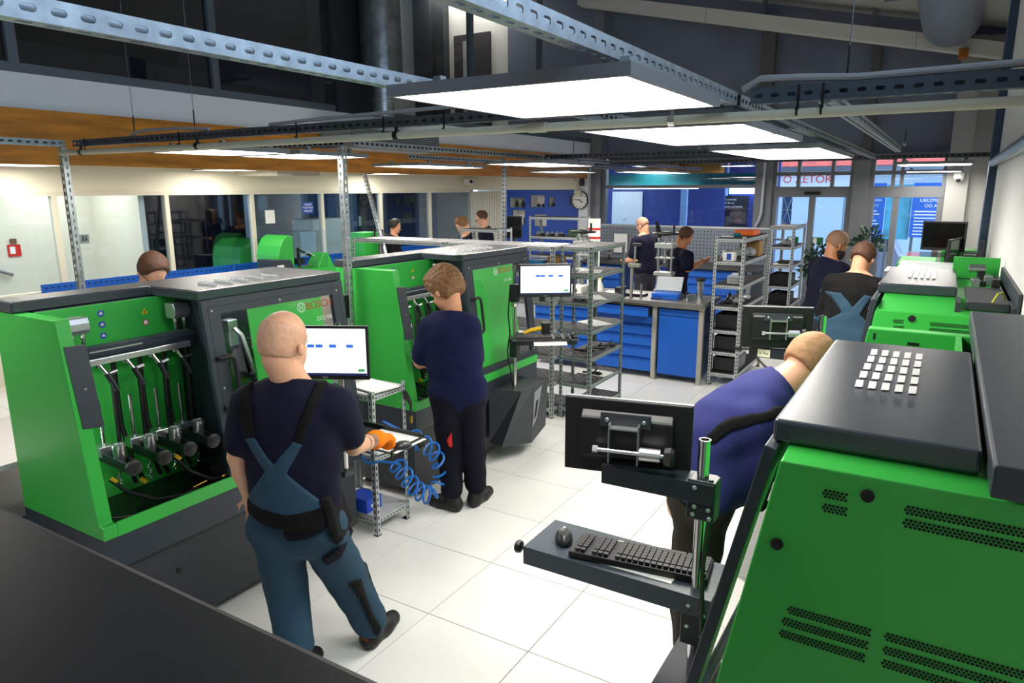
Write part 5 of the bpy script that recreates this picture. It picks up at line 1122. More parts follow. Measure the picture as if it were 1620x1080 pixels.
skinobj('work_glove',sdf(gp,.006,.0065,.016),OGL,c['t'],'orange knitted work glove')
for a in 'LR':
    an,to=J['an'+a],J['toe'+a]; d=_n((to-an)*_v(1,1,0))
    skinobj('heel_trim',sdf([cap(_v(an[0],an[1],.045)-d*.03,_v(an[0],an[1],.045)+d*.02,.043,.044)],.007,.0075,.02,clips=[(_v(0,0,.10),_v(0,0,1)),(_v(0,0,.06),_v(0,0,-1))]),mat('rust_suede','#8a3b12',.8),c['t'])
D=PD['young']
c=person('young man with tousled fair hair in navy T-shirt working inside the second bench',D,(-.72,.50,-.48),SK2,NAVY2,NAVT,BOOT,H_BL,res=.009,hairlen=.024,wide=1.04,fine=.0075,sleeve=.75,hs=1.15,hem=.10)
patch(c,'pocket_lining',c['tr'],D['p']['kneepocket'],.026,mat('red_lining','#c4150c',.7),back=True)
D=PD['bend']
c=person('man in indigo shirt bending into the right foreground bench',D,(.80,.30,-.52),SK1,PURP,KHK,BOOT,H_SH,res=.0085,hairlen=.0025,wide=1.12,belly=.02,fine=.0075,sleeve=.85,hs=1.06,thick=1.12)
patch(c,'suspender',c['top'],D['p']['strap'],.021,BLKF,.006,back=False,nz=.001)
c=person('bearded man in navy shirt standing at the right bench',PD['beard'],(.93,.05,-.36),SK3,NAVY,DGR,BOOT,H_ST,res=.011,hairlen=.003,beard=BRD)
c=person('man in black jumper and blue overalls leaning over the right row',PD['overall'],(.72,.55,-.42),SK2,BLK,SLB,BOOT,H_BR,res=.011,hairlen=.008,jac=True,sleeve=1.0,wide=1.12)
J=c['J']; a=J['pelvis']; sp=c['torso']
X=lambda u,v:[float(a[0]+u),float(v)]
zz=float(J['pelvis'][2]); zn=float(J['neck'][2])
patch(c,'overall_bib',c['top']+c['tr'],[X(-.20,zz-.02),X(.19,zz-.02),X(.17,zz+.06),X(.02,zz+.22),X(.0+.10,zz+.36),X(.05,zz+.37),X(-.02,zz+.27),X(-.08,zz+.37),X(-.13,zz+.36),X(-.08,zz+.22),X(-.20,zz+.08)],.026,SLB,.010,back=False)
patch(c,'waistband',c['top']+c['tr'],[X(-.22,zz-.08),X(.22,zz-.08),X(.22,zz-.0),X(-.22,zz+.0)],.03,BLKF,.010,back=False)
c=person('man with shaved head at the back pegboard bench',PD['farbald'],(-.55,.62,-.45),SK2,NAVY,DGR,BOOT,H_ST,res=.016,hairlen=.003,wide=1.1,jac=False)
c=person('young man with brown hair and raised forearm behind the blue workbench',PD['farbrown'],(.86,-.12,-.48),SK3,NAVY,DGR,BOOT,H_BR,res=.014,hairlen=.01)
c=person('man with glasses looking down behind the left bench',PD['behind'],(.52,-.42,-.68),SK1,NAVY,DGR,BOOT,H_BR,res=.012,hairlen=.014); glasses(c)
c=person('dark-haired man in black far behind the second bench',PD['dark'],(.93,-.15,-.2),SK2,BLK,DGR,BOOT,H_DK,res=.015,hairlen=.012,jac=True,sleeve=1)
c=person('brown-haired man bending beside the man with glasses at the back',PD['brownfar'],(-.65,-.30,-.65),SK1,NAVY,DGR,BOOT,H_BL,res=.015,hairlen=.014)
c=person('tall man with reddish receding hair and glasses at the back',PD['glasses'],(-.86,-.18,-.40),SK1,NAVY,DGR,BOOT,H_BR,res=.017,hairlen=.004); glasses(c)
# =================================================================== SMALLER THINGS
ORD=('first','second','third','fourth','fifth','sixth','seventh','eighth','ninth','tenth')
# wall clock on the white pillar
t=thing('wall_clock','round white wall clock with black rim on the white pillar','clock',(-4.02,9.995,1.953))
MB().lathe([(.165,0),(.18,0),(.18,.04),(.165,.04),(.165,0)],n=32,axis=(0,-1,0),caps=False).build('rim',BLACK,t,smooth=True)
MB().lathe([(0,.0),(.166,.0),(.166,.014),(0,.014)],n=32,axis=(0,-1,0)).build('dial',WHITE,t)
for k in range(12):
    a=k*PI/6; m=MB(); m.X=Matrix.Rotation(a,4,'Y'); m.box(-.004,.004,-.018,-.0142,.125,.15); m.build('hour_mark',BLACK,t)
for l,a,w_,nm in ((.085,-math.radians(232-360),.007,'hour_hand'),(.125,math.radians(-84),.005,'minute_hand')):
    m=MB(); m.X=Matrix.Rotation(a,4,'Y'); m.box(-w_,w_,-.023,-.019,-.02,l); m.build(nm,BLACK,t)
# products in the wall niches
def bottle(label,loc,h=.16,r=.035,m=BLACK,group='products in the wall niches'):
    t=thing('bottle',label,'bottle',loc,0,group)
    MB().lathe([(0,0),(r,0),(r,h*.62),(r*.45,h*.78),(r*.4,h*.8)],n=14).build('body',m,t,smooth=True); MB().lathe([(0,h*.8),(r*.5,h*.8),(r*.5,h),(0,h)],n=12).build('cap',BLACK,t,smooth=True)
GRB=mat('green_black_plastic','#26352e',.4)
for k,(x,z) in enumerate(((-5.7,1.792),(-5.55,1.792),(-5.47,1.792))): bottle('dark product bottle in the upper left wall niche, %s from the left'%ORD[k],(x,10.42,z),.15,.04,GRB)
for x,o_ in ((-5.17,'left'),(-5.06,'right')): bottle('small dark jar in the widest wall niche, %s one'%o_,(x,10.42,1.802),.07,.04,mat('navy_plastic','#1b2440',.4))
for x,o_ in ((-4.82,'left'),(-4.76,'right')): bottle('small dark jar in the narrow wall niche, %s one'%o_,(x,10.42,1.812),.08,.03,mat('navy_plastic','#1b2440',.4))
bottle('amber product bottle in the niche beside the clock',(-4.29,10.42,1.842),.13,.05,mat('amber_plastic2','#b3751f',.4))
bottle('dark bottle in the lower left wall niche',(-5.48,10.42,1.442),.2,.05,GRB)
# showroom beyond the glass
t=thing('whiteboard','white board behind the showroom glass','whiteboard',(-4.26,12.98,1.73)); MB().box(-.37,.37,-.02,.0,-.37,.37).build('board',mat('whiteboard_white','#dfe9ee',.3),t); MB().box(-.09,-.03,-.05,-.02,-.25,-.2).build('eraser',PAPER,t)
t=thing('poster','dark advertising poster with white lettering in the showroom','poster',(-1.93,13.28,1.67)); MB().box(-.32,.32,-.02,.0,-.34,.34).build('panel',mat('poster_dark','#20222c',.5),t)
for k,(s_,c_) in enumerate((('Autoryzowany',PAPER),('serwis Bosch',PAPER),('Wszystko od jednej',PAPER))): text('lettering',s_,.06,c_,t,basis((-.28,-.022,.26-k*.075),(1,0,0),(0,0,1)),.001,'LEFT')
MB().box(-.05,.3,-.024,-.02,-.25,.0).box(-.25,-.05,-.024,-.02,-.3,-.1).build('picture',mat('poster_picture','#5a4f4a',.6,vary=.5,vscale=8),t); MB().box(-.26,-.16,-.0245,-.02,-.32,-.22).build('white_patch',PAPER,t)
t=tag(MB().box(-2.0,-1.35,13.18,13.3,2.05,2.17).build('light_box',emitter('cold_lightbox','#cfe6ff',5)),'bright cold light box above the dark poster','lamp')
t=tag(MB().box(-2.75,-2.62,12.2,12.3,0,2.4).build('column',mat('pale_blue_column','#8fb3e6',.5)),'pale blue slim column in the showroom','column')
t=tag(MB().box(-4.0,-2.2,11.55,11.6,2.16,2.21).build('tube_lamp',emitter('tube_light','#eaf6ff',6)),'long white tube lamp under the teal beam','lamp')
# insurance boards outside the right door
IB=mat('insurance_blue','#2a62b8',.5)
for x0,x1,l,tx in ((.50,1.02,'blue advertising board seen through the right door, left part',('UBEZPIECZENIA','OD A DO Z')),(1.48,2.35,'blue advertising board seen through the right door, right part',('UBEZPIECZENIA','OD A DO Z'))):
    t=thing('advertising_board',l,'board',((x0+x1)/2,13.2,-.12),0,'blue advertising boards'); w_=(x1-x0)/2
    MB().box(-w_,w_,0,.03,1.35,2.38).build('panel',IB,t); MB().box(-w_+.03,-w_+.08,.03,.08,0,1.4).box(w_-.08,w_-.03,.03,.08,0,1.4).build('legs',GALVD,t)
    for k,s_ in enumerate(tx): text('lettering',s_,.085 if w_>.3 else .055,PAPER,t,basis((0,-.004,2.05-k*.10),(1,0,0),(0,0,1)),.001)
    for k in range(8): MB().box(-w_+.06,w_-.08-.05*(k%3),-.004,0,1.40+k*.062,1.418+k*.062).build('text_line',PAPER,t)
t=thing('advertising_board','teal photo board between the blue boards outside','board',(1.25,13.25,-.12),0,'blue advertising boards'); MB().box(-.22,.22,0,.03,1.3,2.35).build('panel',mat('teal_photo','#4fa0b8',.5,vary=.4,vscale=3),t); MB().box(-.18,-.13,.03,.08,0,1.35).build('leg',GALVD,t)
t=thing('parked_car','blurred car parked across the street','car',(.75,15.5,-.12)); CARM=mat('car_silver','#8a90a0',.3,.4)
MB().prism([(-.9,.25),(.9,.25),(.92,.7),(.55,.85),(.3,1.35),(-.45,1.38),(-.75,.9),(-.92,.75)],'y',-.4,.4).build('body',CARM,t,bevel=.05); MB().prism([(-.42,.92),(.42,.9),(.25,1.28),(-.38,1.3)],'y',-.405,.405).build('window',mat('car_glass','#1b2430',.1),t)
for x in (-.55,.55): MB().lathe([(0,-.42),(.27,-.42),(.27,.42),(0,.42)],(x,0,.27),18,(0,1,0)).build('wheel',MATTE,t,smooth=True)
# left corridor signs, pane stickers
t=thing('fire_sign','red fire hose sign on the corridor wall behind the left glass','sign',(-7.995,1.82,1.42)); MB().box(0,.006,-.075,.075,-.075,.075).build('plate',RED,t); MB().box(.006,.008,-.05,.01,-.04,.05).build('pictogram',PAPER,t); MB().box(0,.02,-.035,.035,.09,.15).build('alarm_button',mat('brown_plastic','#6b4630',.5),t)
t=thing('toilet_sign','grey plaque with stairs and toilet symbols behind the left glass','sign',(-7.995,2.65,1.52)); MB().box(0,.006,-.11,.11,-.055,.055).build('plate',mat('plaque_grey','#87928e',.4,.3),t)
m=MB(); m.X=Matrix.Rotation(.75,4,'X'); m.box(.006,.008,-.10,-.02,.028,.036); m.build('arrow',BLACK,t)
for y in (.03,.07): MB().ball((.008,y,.03),.011,8).prism([(y-.014,-.03),(y+.014,-.03),(y+.008,.018),(y-.008,.018)],'x',.006,.009).build('figure',BLACK,t)
MB().tube([(-7.96,1.2,1.35),(-7.96,1.75,1.12)],.02,8).build('handrail',GREYAL) and None
tag(bpy.data.objects['handrail'],'short grey handrail piece on the corridor wall','handrail')
t=thing('pane_sign','blue sign with three white lines stuck on the partition glass','sign',(-6.803,5.65,1.878)); MB().box(0,.002,-.11,.11,-.09,.09).build('plate',STK_B,t)
for k,s_ in enumerate(('WEJSCIE','TYLKO DLA','OBSLUGI')): text('lettering',s_,.042,PAPER,t,basis((.0025,0,.05-k*.05),(0,1,0),(0,0,1)),.0004)
tag(MB().box(-6.804,-6.802,4.79,4.97,1.66,1.86).build('notice_sheet',PAPER),'white notice sheet taped on the partition glass','paper')
# office behind the partition
t=thing('covered_machine','green rounded machine in the dark office behind the glass','machine',(-8.6,5.75,0)); MB().prism([(-.38,0),(.38,0),(.38,1.0),(.32,1.2),(.16,1.32),(-.16,1.32),(-.32,1.2),(-.38,1.0)],'x',-.4,.4).build('cover',GREEN,t,bevel=.04)
t=thing('office_shelf','dark shelf frame with boxes in the office behind the glass','rack',(-9.0,3.6,0))
for y in (-.4,.4):
    for x in (-.2,.2): MB().box(x-.02,x+.02,y-.02,y+.02,0,2.0).build('post',SBLUE,t)
for z in (.5,1.0,1.5,1.95): MB().box(-.22,.22,-.42,.42,z,z+.03).build('shelf',SBLUE,t)
for k in range(5): MB().box(-.15,.15,-.35+.14*k,-.24+.14*k,1.03,1.2+.04*(k%3)).build('box_file',(RED,MESS,STK_B,MESS,ORANGE)[k],t)
tag(MB().box(-7.7,-7.2,6.1,7.0,0,1.66).build('office_cabinet',mat('pale_cabinet','#cdd0c0',.5),bevel=.01),'pale office cabinet behind the partition glass','cabinet')
for k,(y0,y1) in enumerate(((6.6,7.5),(7.75,8.6),(8.75,9.9))):
    d=sempty('door_%d'%(10+k)); MB().box(-8.0,-7.92,y0,y0+.1,0,2.2).box(-8.0,-7.92,y1-.1,y1,0,2.2).build('stile',GREYAL,d); MB().box(-8.0,-7.92,y0+.1,y1-.1,2.1,2.2).box(-8.0,-7.92,y0+.1,y1-.1,1.45,1.55).box(-8.0,-7.92,y0+.1,y1-.1,0,.2).build('rail',GREYAL,d)
    MB().box(-7.97,-7.96,y0+.1,y1-.1,.2,1.45).box(-7.97,-7.96,y0+.1,y1-.1,1.55,2.1).build('pane',mat('dusky_pane','#2e3a48',.15),d)
t=thing('exit_sign','small green exit sign on the lobby door','sign',(-7.91,8.05,1.55)); MB().box(0,.006,-.1,.1,-.12,.12).build('plate',EXITG,t); MB().box(.006,.008,-.07,.0,-.09,.09).build('pictogram',PAPER,t)
# green injector rig on the side bench
t=thing('injector_rig','small green test rig with clear shield on the left side bench','test rig',(-6.25,4.75,.90))
MB().box(-.28,.28,-.42,.62,0,.10).build('base',GREEN,t,bevel=.01); MB().prism([(-.40,.10),(-.12,.10),(-.12,.60),(-.2,.62),(-.29,.57),(-.36,.47),(-.4,.33)],'x',-.28,.2).build('hood',GREEN,t,bevel=.01)
MB().prism([(-.62,0),(-.30,0),(-.22,.10),(-.30,.28),(-.62,.30)],'x',.0,.34).build('control_box',DARK,t,bevel=.008); MB().box(.34,.342,-.56,-.44,.1,.22).build('label_plate',PAPER,t)
MB().box(.28,.286,-.12,.46,.12,.66).box(-.28,.28,-.12,.46,.655,.66).box(-.28,.28,.455,.46,.12,.66).build('shield',glass('acrylic',(.95,.97,.97),1.0),t)
MB().prism([(.28,.10),(.62,.10),(.50,.32),(.42,.32)],'x',.0,.26).build('side_guard',GREEN,t,bevel=.01)
MB().cyl((.1,.05,.1),(.1,.05,.42),.02).cyl((.1,.05,.40),(.12,.28,.28),.018).box(.0,.16,-.02,.12,.18,.26).build('injector_holder',MESS,t,smooth=True); MB().tube([(.1,.1,.3),(.16,.2,.34),(.18,.3,.28),(.16,.32,.18)],.008,6).build('tube',ALU,t,smooth=True); MB().cyl((.12,.0,.13),(.12,.4,.15),.014).build('chrome_bar',CHROME,t,smooth=True)
t=thing('hand_pump_rig','green box rig with black crank beside the leaning brace','test rig',(-6.2,6.32,.90)); MB().box(-.16,.14,-.2,.16,0,.57).build('box',GREEN,t,bevel=.006); MB().tube([(.15,-.02,.50),(.22,-.02,.50),(.22,-.02,.62)],.018,8).build('crank',BLACK,t,smooth=True); MB().box(.0,.2,.17,.36,.1,.52).build('pump',MESS,t,bevel=.01); MB().cyl((.1,.26,.52),(.1,.26,.6),.05).build('pump_head',BLACK,t,smooth=True)
# blue coil hose between the left benches
cen=[(-.68,.66,.66),(-.69,.80,.56),(-.70,.93,.46),(-.71,1.00,.34),(-.71,1.00,.22),(-.71,.90,.16),(-.71,.80,.21),(-.71,.71,.30),(-.71,.63,.41),(-.71,.56,.50)]
def spline(P,n):
    P=[Vector(p) for p in P]; out=[]
    for i in range(len(P)-1):
        p0=P[max(i-1,0)];p1=P[i];p2=P[i+1];p3=P[min(i+2,len(P)-1)]
        for k in range(n):
            u=k/n; out.append(.5*((2*p1)+(p2-p0)*u+(2*p0-5*p1+4*p2-p3)*u*u+(3*p1-p0-3*p2+p3)*u**3))
    return out+[P[-1]]
cs=spline(cen,26); pts=[]
for i,p in enumerate(cs):
    tg=(cs[min(i+1,len(cs)-1)]-cs[max(i-1,0)]).normalized(); a=Vector((1,0,0)); b=tg.cross(a).normalized(); th=i*2*PI/18
    pts.append(p+a*(.040*math.cos(th)+.03)+b*.055*math.sin(th))
pts=[Vector((-.62,.40,.83)),Vector((-.66,.55,.74))]+pts+[Vector((-.74,.50,.52)),Vector((-.83,.47,.5)),Vector((-.93,.5,.55))]
tag(MB().tube(spline(pts,2),.0078,8).build('coil_hose',mat('blue_hose','#1668c0',.35),None,True),'blue spiral air hose hanging between the two left benches','hose')
t=thing('blow_gun','black air blow gun hanging on the small rack post','air gun',(-.775,.80,.78)); MB().tube([(0,-.02,.12),(.005,.0,.08),(.01,.03,.02)],[.012,.016,.012],8).build('grip',BLACK,t,smooth=True); MB().tube([(.01,.03,.02),(.01,.03,-.06)],.008,8).build('nozzle',BLACK,t,smooth=True); MB().cyl((.01,.03,-.06),(.01,.03,-.11),.011).build('fitting',BRASS,t,smooth=True)
# things on the small rack
def clipboard(label,loc,rz):
    t=thing('clipboard',label,'clipboard',loc,rz,'clipboards on the small rack'); MB().box(-.11,.11,-.16,.16,0,.004).build('board',BLACK,t); MB().box(-.10,.10,-.15,.14,.004,.012).build('paper_stack',PAPER,t); MB().box(-.04,.04,.13,.155,.012,.022).build('clip',CHROME,t)
clipboard('white-papered clipboard on the top of the small rack',(-.93,.65,.9345),1.4); clipboard('white-papered clipboard on the middle shelf of the small rack',(-.93,.65,.5345),1.45)
t=thing('label_printer','pale rounded label printer standing at the back of the small rack top','printer',(-1.15,.66,.9345)); MB().box(-.07,.07,-.09,.09,0,.10).build('body',mat('pale_plastic','#cfd2d3',.4),t,bevel=.02); MB().box(-.05,.0,-.06,.06,.10,.17).build('paper_guide',mat('pale_plastic','#cfd2d3',.4),t,bevel=.01)
t=thing('cardboard_box','small bright blue box on the bottom shelf of the small rack','box',(-.98,.58,.1245)); MB().box(-.09,.09,-.07,.07,0,.09).build('body',mat('bright_blue_card','#1c4fd0',.5),t,bevel=.002); MB().box(.0905,.0915,-.03,.03,.03,.05).build('label',PAPER,t)
# ---- workbench things (top at z .93)
def press(label,x,y):
    t=thing('hand_press',label,'press',(x,y,.93),0,'hand wheel presses'); G=mat('pale_machine_grey','#aeb3ac',.4,.3)
    MB().box(-.10,.10,-.09,.09,0,.05).build('foot_plate',G,t,bevel=.006); MB().lathe([(.03,.05),(.03,.14)],n=14).build('spindle_base',STEEL,t,smooth=True)
    MB().box(-.07,.07,-.06,.06,.14,.22).build('lower_block',G,t,bevel=.006); MB().box(-.11,.11,-.08,.08,.22,.26).build('lower_plate',G,t,bevel=.004)
    for a in (-.08,.08): MB().cyl((a,0,.26),(a,0,.66),.014).build('column',STEEL,t,smooth=True)
    MB().box(-.105,.105,-.05,.05,.42,.435).build('guide_plate',G,t); MB().box(-.11,.11,-.07,.07,.545,.60).build('upper_plate',G,t,bevel=.004)
    MB().lathe([(.02,.36),(.02,.44),(.012,.44),(.012,.70)],n=12).build('ram',STEEL,t,smooth=True)
    w_=MB(); w_.tube([(.15*math.cos(k*PI/12),.15*math.sin(k*PI/12),.715) for k in range(25)],.013,8,False); w_.cyl((-.15,0,.715),(.15,0,.715),.011).cyl((0,-.15,.715),(0,.15,.715),.011).lathe([(.05,.69),(.05,.74)],n=14); w_.build('hand_wheel',BLACK,t,smooth=True)
    MB().cyl((.08,.05,.72),(.08,.05,.82),.013).build('wheel_handle',BLACK,t,smooth=True)
press('pale four-column press with black hand wheel on the blue workbench, right one',-.74,5.58); press('pale four-column press with black hand wheel on the blue workbench, left one',-1.76,5.45)
t=thing('parts_case','open blue assortment case with white lid on the workbench','case',(-.58,5.22,.93),.12); MB().box(-.15,.15,-.08,.10,0,.025).box(-.155,.155,-.085,.105,.028,.065).build('tray',mat('translucent_blue','#1a63d2',.35),t,bevel=.006); m=MB(); m.X=Matrix.Translation((0,.11,.065))@Matrix.Rotation(math.radians(52),4,'X'); m.box(-.15,.15,0,.19,0,.02); m.build('lid',mat('clear_white_lid','#d4dade',.3),t,bevel=.004)
for x in (-.08,.0,.08): MB().box(x-.03,x+.03,-.05,.08,.065,.069).build('compartment',mat('translucent_blue2','#2d7be6',.35),t)
t=thing('screwdriver','blue-handled screwdriver in front of the blue case','screwdriver',(-.71,5.07,.945),.5); MB().cyl((0,0,0),(.11,0,0),.014).build('handle',STK_B,t,smooth=True); MB().cyl((-.13,0,0),(0,0,0),.004).build('blade',STEEL,t,smooth=True)
t=thing('steel_cylinder','tall polished steel cylinder with black top on the workbench end','gauge',(-.20,5.25,.93)); MB().lathe([(0,0),(.034,0),(.034,.22),(0,.22)],n=20).build('column',CHROME,t,smooth=True); MB().lathe([(0,.22),(.05,.22),(.055,.24),(.05,.25),(0,.25)],n=20).build('cap',BLACK,t,smooth=True)
t=thing('indicator_stand','small dial indicator stand with black knobs on the workbench','gauge',(-.33,5.2,.93)); MB().lathe([(0,0),(.045,0),(.045,.015),(.01,.022),(.008,.09),(0,.09)],n=16).build('base',STEEL,t,smooth=True); MB().ball((.0,0,.08),.02,10).ball((-.03,0,.055),.016,10).build('knob',BLACK,t,smooth=True); MB().cyl((0,0,.06),(.09,.02,.07),.006).build('arm',STEEL,t,smooth=True)
t=thing('gauge_stand','grey square post stand with arm on the workbench front edge','stand',(-.93,5.02,.93)); MB().box(-.015,.015,-.015,.015,0,.36).box(-.04,.10,-.03,.03,.36,.40).build('frame',mat('worn_grey','#7e7d76',.5,.3),t,bevel=.003); MB().cyl((.03,0,.40),(.03,0,.60),.012).build('column',STEEL,t,smooth=True); MB().box(.0,.10,-.02,.02,.60,.63).build('head',BLACK,t); MB().ball((.05,0,.43),.018,8).build('nut',BRASS,t,smooth=True); MB().cyl((.12,0,-.0),(.12,0,.17),.013).build('pin',CHROME,t,smooth=True)
t=thing('parts_tray','shallow white tray with black rim on the workbench','tray',(-.95,5.22,.93)); MB().box(-.10,.12,-.06,.08,0,.03).build('rim',BLACK,t,bevel=.003); MB().box(-.09,.11,-.05,.07,.03,.033).build('lining',PAPER,t)
t=thing('spray_bottle','white spray bottle with yellow trigger on the workbench','bottle',(-1.36,5.10,.93)); MB().lathe([(0,0),(.042,0),(.042,.10),(.02,.165),(.014,.19)],n=16).build('body',WHITE,t,smooth=True); MB().box(-.015,.03,-.012,.012,.19,.225).build('trigger_head',mat('lime_yellow','#c4d212',.45),t,bevel=.004); MB().box(.022,.03,-.006,.006,.15,.19).build('trigger',BLACK,t)
bottle('plain white bottle behind the aisle rack on the workbench',(-1.52,5.22,.93),.2,.03,WHITE,'workbench bottles')
t=thing('white_device','white bench device with small dial left of the spray bottle','device',(-1.68,5.05,.93)); MB().box(-.14,.14,-.09,.09,0,.10).build('housing',WHITE,t,bevel=.02); MB().lathe([(0,0),(.025,0),(.022,.02),(0,.02)],(.06,-.09,.05),12,(0,-1,0)).build('dial',BLACK,t,smooth=True)
tag(MB().box(-1.26,-1.12,5.02,5.12,.93,.99).build('paper_roll_box',PAPER,bevel=.01),'small white box beside the spray bottle','box')
t=thing('bench_vise','grey and blue bench vise near the aisle rack','vise',(-1.08,5.06,.93)); MB().box(-.05,.05,-.06,.06,0,.06).build('base',mat('vise_blue','#24507c',.4),t,bevel=.006); MB().box(-.035,.035,-.09,-.02,.06,.12).box(-.035,.035,.02,.09,.06,.12).build('jaws',MESS,t,bevel=.004); MB().cyl((0,-.14,.07),(0,.0,.07),.01).build('screw',STEEL,t,smooth=True)
# pegboard bench things
t=thing('coil_cable','blue coiled cable hanging on the pegboard behind the young man','cable',(-.75,9.55,1.15)); m=MB()
for k in range(4): m.tube([(.09*math.cos(a*PI/8)*(1-.1*k),-.02-.012*k,.06*math.sin(a*PI/8)+.02*k) for a in range(17)],.008,6,False)
m.build('coil',mat('blue_hose','#1668c0',.35),t,smooth=True)
tag(MB().box(-3.1,-2.85,9.55,9.59,1.02,1.36).build('work_sheet',PAPER),'white work sheet standing against the pegboard','paper')
t=thing('microscope','black microscope with eyepiece the shaved man looks into','microscope',(-2.05,8.98,.92)); MB().box(-.1,.1,-.12,.12,0,.03).build('base',BLACK,t,bevel=.006); MB().box(-.02,.02,.06,.1,.03,.5).build('arm',BLACK,t,bevel=.006); MB().cyl((0,-.05,.62),(0,.06,.45),.04).build('tube',BLACK,t,smooth=True); MB().cyl((0,-.12,.70),(0,-.05,.62),.022).build('eyepiece',BLACK,t,smooth=True)
for k in range(9):
    x=-3.4+.33*k
    if abs(x+2.05)<.2: continue
    t=thing('tool_holder','small steel tool holder on the pegboard bench, %s place from the left'%ORD[k],'tool',(x,9.35-.08*(k%3),.92),.3*k,'small tools on the back bench'); MB().lathe([(0,0),(.035,0),(.035,.02),(.012,.03),(.012,.13+.03*(k%3)),(0,.13+.03*(k%3))],n=12).build('post',MESS,t,smooth=True); MB().box(-.03,.03,-.02,.02,.09,.12).build('clamp',STEEL,t)
# ---- things on the racks
_lm=[MB().lathe([(0,0),(.009,0),(.009,.05),(.014,.055),(.014,.13),(.019,.135),(.019,.18),(.010,.185),(.010,.2),(0,.2)],n=10,axis=(1,0,0)).mesh('injector_body',m_,True) for m_ in (MESS,STEEL)]
_lc=MB().cyl((.12,0,.012),(.15,0,.05),.008,n=8).mesh('connector',BLACK)
def injector(label,x,y,z,rz,k,group):
    t=thing('fuel_injector',label,'injector',(x,y,z+.019),rz,group); inst('injector_body',_lm[k%2],(0,0,0),t); inst('connector',_lc,(0,0,0),t)
def bag(label,x,y,z,sx,sy,sz,m,group,seed=0):
    r=random.Random(seed); mb=MB(); n=12; mm=8; vs=[]
    for i in range(mm+1):
        for k in range(n):
            a=2*PI*k/n; f=math.sin(PI*i/mm)*(.85+.3*r.random()); vs.append((sx*f*math.cos(a),sy*f*math.sin(a),max(0,sz*(.5-.5*math.cos(PI*i/mm))*(.85+.25*r.random()))))
    mb.add(vs,[(i*n+k,i*n+(k+1)%n,(i+1)*n+(k+1)%n,(i+1)*n+k) for i in range(mm) for k in range(n)])
    o=mb.build('parts_bag',m,None,True); o.location=(x,y,z); return tag(o,label,'bag',group)
def pump(label,x,y,z,rz,group,m=MESS,s=1.0):
    t=thing('injection_pump',label,'pump',(x,y,z),rz,group); t.scale=(s,s,s)
    MB().box(-.08,.08,-.05,.05,0,.09).build('housing',m,t,bevel=.012); MB().lathe([(0,0),(.05,0),(.05,.03),(.03,.04),(.03,.07),(0,.07)],(.08,0,.05),14,(1,0,0)).build('flange',STEEL,t,smooth=True)
    for k in range(3): MB().lathe([(.016,.09),(.016,.12),(.01,.125),(.01,.15)],(-.05+.045*k,0,0),10).build('delivery_valve',STEEL,t,smooth=True)
BAGC=mat('clear_plastic_bag','#9aa0a2',.25); BAGD=mat('dark_plastic_bag','#2b2d30',.3)
def bin_(label,x,y,z,w_,d_,h_,group,fill=True):
    t=thing('storage_bin',label,'bin',(x,y,z),0,group); MB().box(-w_,w_,-d_,d_,0,.006).box(-w_,w_,-d_,-d_+.006,0,h_).box(-w_,w_,d_-.006,d_,0,h_).box(-w_,-w_+.006,-d_,d_,0,h_).box(w_-.006,w_,-d_,d_,0,h_).build('tub',mat('black_bin','#141517',.35),t)
    if fill:
        for k in range(3): MB().ball((-w_*.4+w_*.4*k,-d_*.3*(k-1),h_*.7),w_*.36,8,(1,1,.6)).build('bagged_part',BAGD if k%2 else MESS,t,smooth=True)
# end rack by the workbench
X0=.125
for k in range(3): bag('clear bag of parts, second shelf of the workbench end rack, %s from front'%ORD[k],X0-.08+.08*k,5.35+.22*k,1.395,.06,.08,.11,BAGC,'bags on the workbench end rack',k)
t=thing('cardboard_box','open brown carton on the second shelf of the workbench end rack','box',(X0+.06,6.02,1.3945)); MB().box(-.08,.08,-.1,.1,0,.17).build('carton',mat('brown_card','#9a7443',.8),t); 
t=thing('small_box','small white and blue box on the second shelf of the workbench end rack','box',(X0-.02,5.25,1.3945)); MB().box(-.06,.06,-.05,.05,0,.09).build('body',WHITE,t); MB().box(-.02,.03,-.051,-.05,.01,.08).build('label',STK_B,t)
t=thing('parts_tray','stack of clear plastic trays on the third shelf of the workbench end rack','tray',(X0+.02,5.4,1.1345)); 
for k in range(3): MB().box(-.07,.08,-.08,.08,.03*k,.03*k+.022).build('tray',mat('clear_tray','#aeb4b4',.2),t)
t=thing('paper_stand','white folded card on the third shelf of the workbench end rack','card',(X0-.08,5.75,1.1345)); MB().prism([(-.1,0),(.1,0),(.02,.07)],'x',-.03,.04).build('card',PAPER,t)
for k in range(5): injector('metal injector on the fourth shelf of the workbench end rack, %s from the front'%ORD[k],X0-.1+.02*k,5.25+.11*k,.8995,1.2+.3*k,k,'injectors on the workbench end rack')
for k in range(2): bag('clear bag of parts on the fourth shelf of the workbench end rack, %s from front'%ORD[k],X0+.07,5.4+.3*k,.9,.06,.1,.08,BAGC,'lower bags on the workbench end rack',7+k)
for z,l in ((.6345,'fifth'),(.3895,'sixth'),(.1445,'lowest')): bin_('black bin of bagged parts on the %s shelf of the workbench end rack'%l,X0,5.45,z,.13,.22,.16,'bins on the workbench end rack')
t=thing('tool_box','flat bright orange box on top of the workbench end rack','box',(X0+.01,5.85,1.6395)); MB().box(-.11,.11,-.15,.15,0,.055).build('box',ORANGE,t,bevel=.008); MB().box(-.105,.105,-.145,.145,.055,.06).build('lid',mat('orange_red','#d4561a',.45),t)
